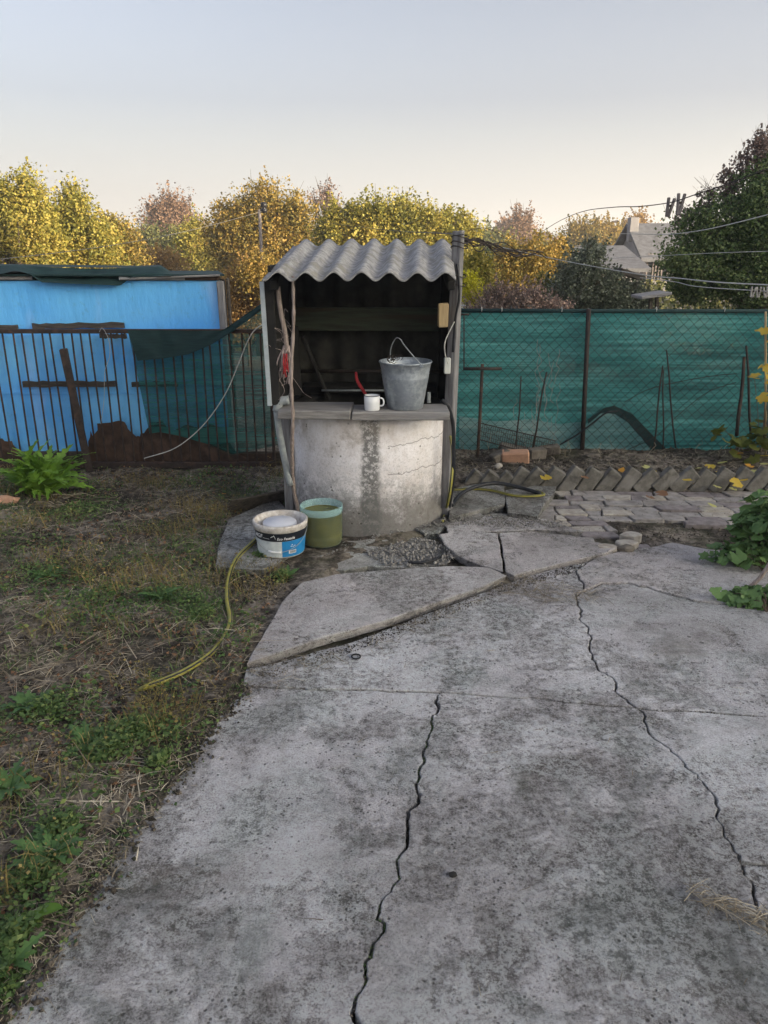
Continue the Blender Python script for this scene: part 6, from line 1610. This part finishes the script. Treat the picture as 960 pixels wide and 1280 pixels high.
# spruce
sp_ = thing('spruce_tree', 'small dark spruce on the skyline', 'tree', (V(715, 300, 66).x, 66, terrain_z(0, 66)))
cx_, zt_ = V(715, 280, 66).x, V(715, 278, 66).z; zb_ = OFF[sp_].z
MB().tube([(cx_, 66, zb_), (cx_, 66, zt_ - 0.1)], [0.2, 0.03], 6).build('trunk', M['bark'], sp_)
nr = np.random.RandomState(31); n_ = 5000; tt = nr.rand(n_) ** 0.7; ang = nr.uniform(0, 6.28, n_); rad = (0.15 + 1.5 * tt * (0.75 + 0.25 * np.sin(tt * 60))) * nr.rand(n_) ** 0.4
cen = np.stack([cx_ + rad * np.cos(ang), 66 + rad * np.sin(ang), zt_ - tt * (zt_ - zb_ - 0.6) - rad * 0.15], 1)
leaf_quads('crown', cen, (0.15, 0.3), 'fir', nr, 0.3, sp_)
# background wood massing low between things
nr = np.random.RandomState(50)
def woodband(name, label, Y, px0, px1, pyt, mat, n, leaf, seed):
    nr = np.random.RandomState(seed); x0 = V(px0, 330, Y).x; x1 = V(px1, 330, Y).x; zt = V(0, pyt, Y).z; z0 = terrain_z(0, Y)
    X = nr.uniform(x0, x1, n); top = np.array([zt + (abs(x1 - x0) * 0.04) * mnoise.fractal(Vector((x * 6 / abs(Y) * 3, seed, 0)), 1, 2, 3) for x in X])
    Z = z0 + (top - z0) * nr.rand(n) ** 0.6; Yv = Y + nr.normal(size=n) * Y * 0.04
    o = leaf_quads(name, np.stack([X, Yv, Z], 1), leaf, mat, nr, 0.15); o['kind'] = 'stuff'; o['label'] = label
woodband('far_wood', 'far autumn wood along the valley', 110, -250, 1250, 301, 'russet', 26000, (0.7, 1.3), 51)
woodband('far_hedge', 'mixed orange and olive scrub beyond the gardens', 40, -200, 800, 345, 'golden', 22000, (0.2, 0.4), 52)
woodband('garden_scrub', 'olive scrub beyond the chain link fence', 26, 560, 1100, 352, 'olive', 9000, (0.12, 0.26), 53)

# ------------------------------------------------------------------ far buildings
hy = 30.0
def px_house(label, pxa, pxb, pye, pyr, Y, depth, wallm, roofm, ridge_x, wins=(), chimney=None, over=0.3, name='house'):
    xa, xb = V(pxa, 330, Y).x, V(pxb, 330, Y).x; ze = V(0, pye, Y).z; zr = V(0, pyr, Y).z
    ww = [((V(wx, wy, Y).x, Y - 0.02, V(wx, wy, Y).z), wv, wh, True) for wx, wy, wv, wh in wins]
    ch = (V(chimney[0], 330, Y).x, Y + depth * 0.4, V(0, chimney[1], Y).z) if chimney else None
    return gable_house(name, label, xa, xb, Y, Y + depth, terrain_z(0, Y) - 0.2, ze, zr, wallm, roofm, ridge_x, ww, ch, over)
px_house('grey slate-roofed outbuilding beyond the fence, left of the taller pale house', 742, 800, 338, 312, 27, 6, 'plaster', 'slate', True)
px_house('taller pale house with narrow windows half hidden by the dark tree', 808, 905, 322, 282, 30, 4, 'plaster', 'slate', True, [(816, 334, 0.45, 0.9), (827, 334, 0.45, 0.9)], (803, 290))
px_house('distant house with a low brown roof on the skyline right of the well', 612, 690, 303, 291, 75, 9, 'plaster', 'tile', True)
px_house('grey roofed shed peeping out right of the tall well post', 588, 612, 338, 322, 24, 4, 'plaster', 'slate', True, name='garden_shed')
# pale wall / metal fence beyond
o = thing('pale_wall', 'low pale grey wall of sheets beyond the chain link fence', 'wall', V(650, 380, 11.0))
for k in range(8):
    xa = V(588, 380, 11).x + k * 0.33
    MB().cbox((xa, 11.0 + 0.01 * (k % 2), 0.36), (0.325, 0.03, 0.78 + 0.01 * (k % 3)), 0.004).build('panel', M['white_strip'], o)
# little lean-to table roof behind the fence
tb = thing('wooden_stand', 'small dark wooden stand with a slanting board roof behind the fence', 'stand', V(812, 385, 8.0))
beam(V(795, 371, 8.0), V(832, 366, 8.0), 0.35, 0.03, 'board', 'wood_grey', tb)
for px in (813, 821): beam(V(px, 420, 8.0), V(px, 370, 8.0), 0.035, 0.035, 'leg', 'wood_dark', tb)
beam(V(772, 338, 9.2), V(800, 347, 9.2), 0.25, 0.06, 'board', 'wood_dark', tb)

hz_m = bpy.data.materials.new('evening_haze'); hz_m.use_nodes = True; t_ = hz_m.node_tree; t_.nodes.clear()
ho = t_.nodes.new('ShaderNodeOutputMaterial'); hv_ = t_.nodes.new('ShaderNodeVolumePrincipled')
hv_.inputs['Color'].default_value = (0.90, 0.93, 0.97, 1); hv_.inputs['Density'].default_value = 0.0019; hv_.inputs['Anisotropy'].default_value = 0.2
t_.links.new(hv_.outputs[0], ho.inputs['Volume'])
hb = MB().box((0, 430, 10), (1900, 1000, 32)).build('haze', hz_m); hb['kind'] = 'stuff'

print('objects', len(bpy.data.objects), 'tris', sum(len(m.polygons) for m in bpy.data.meshes))
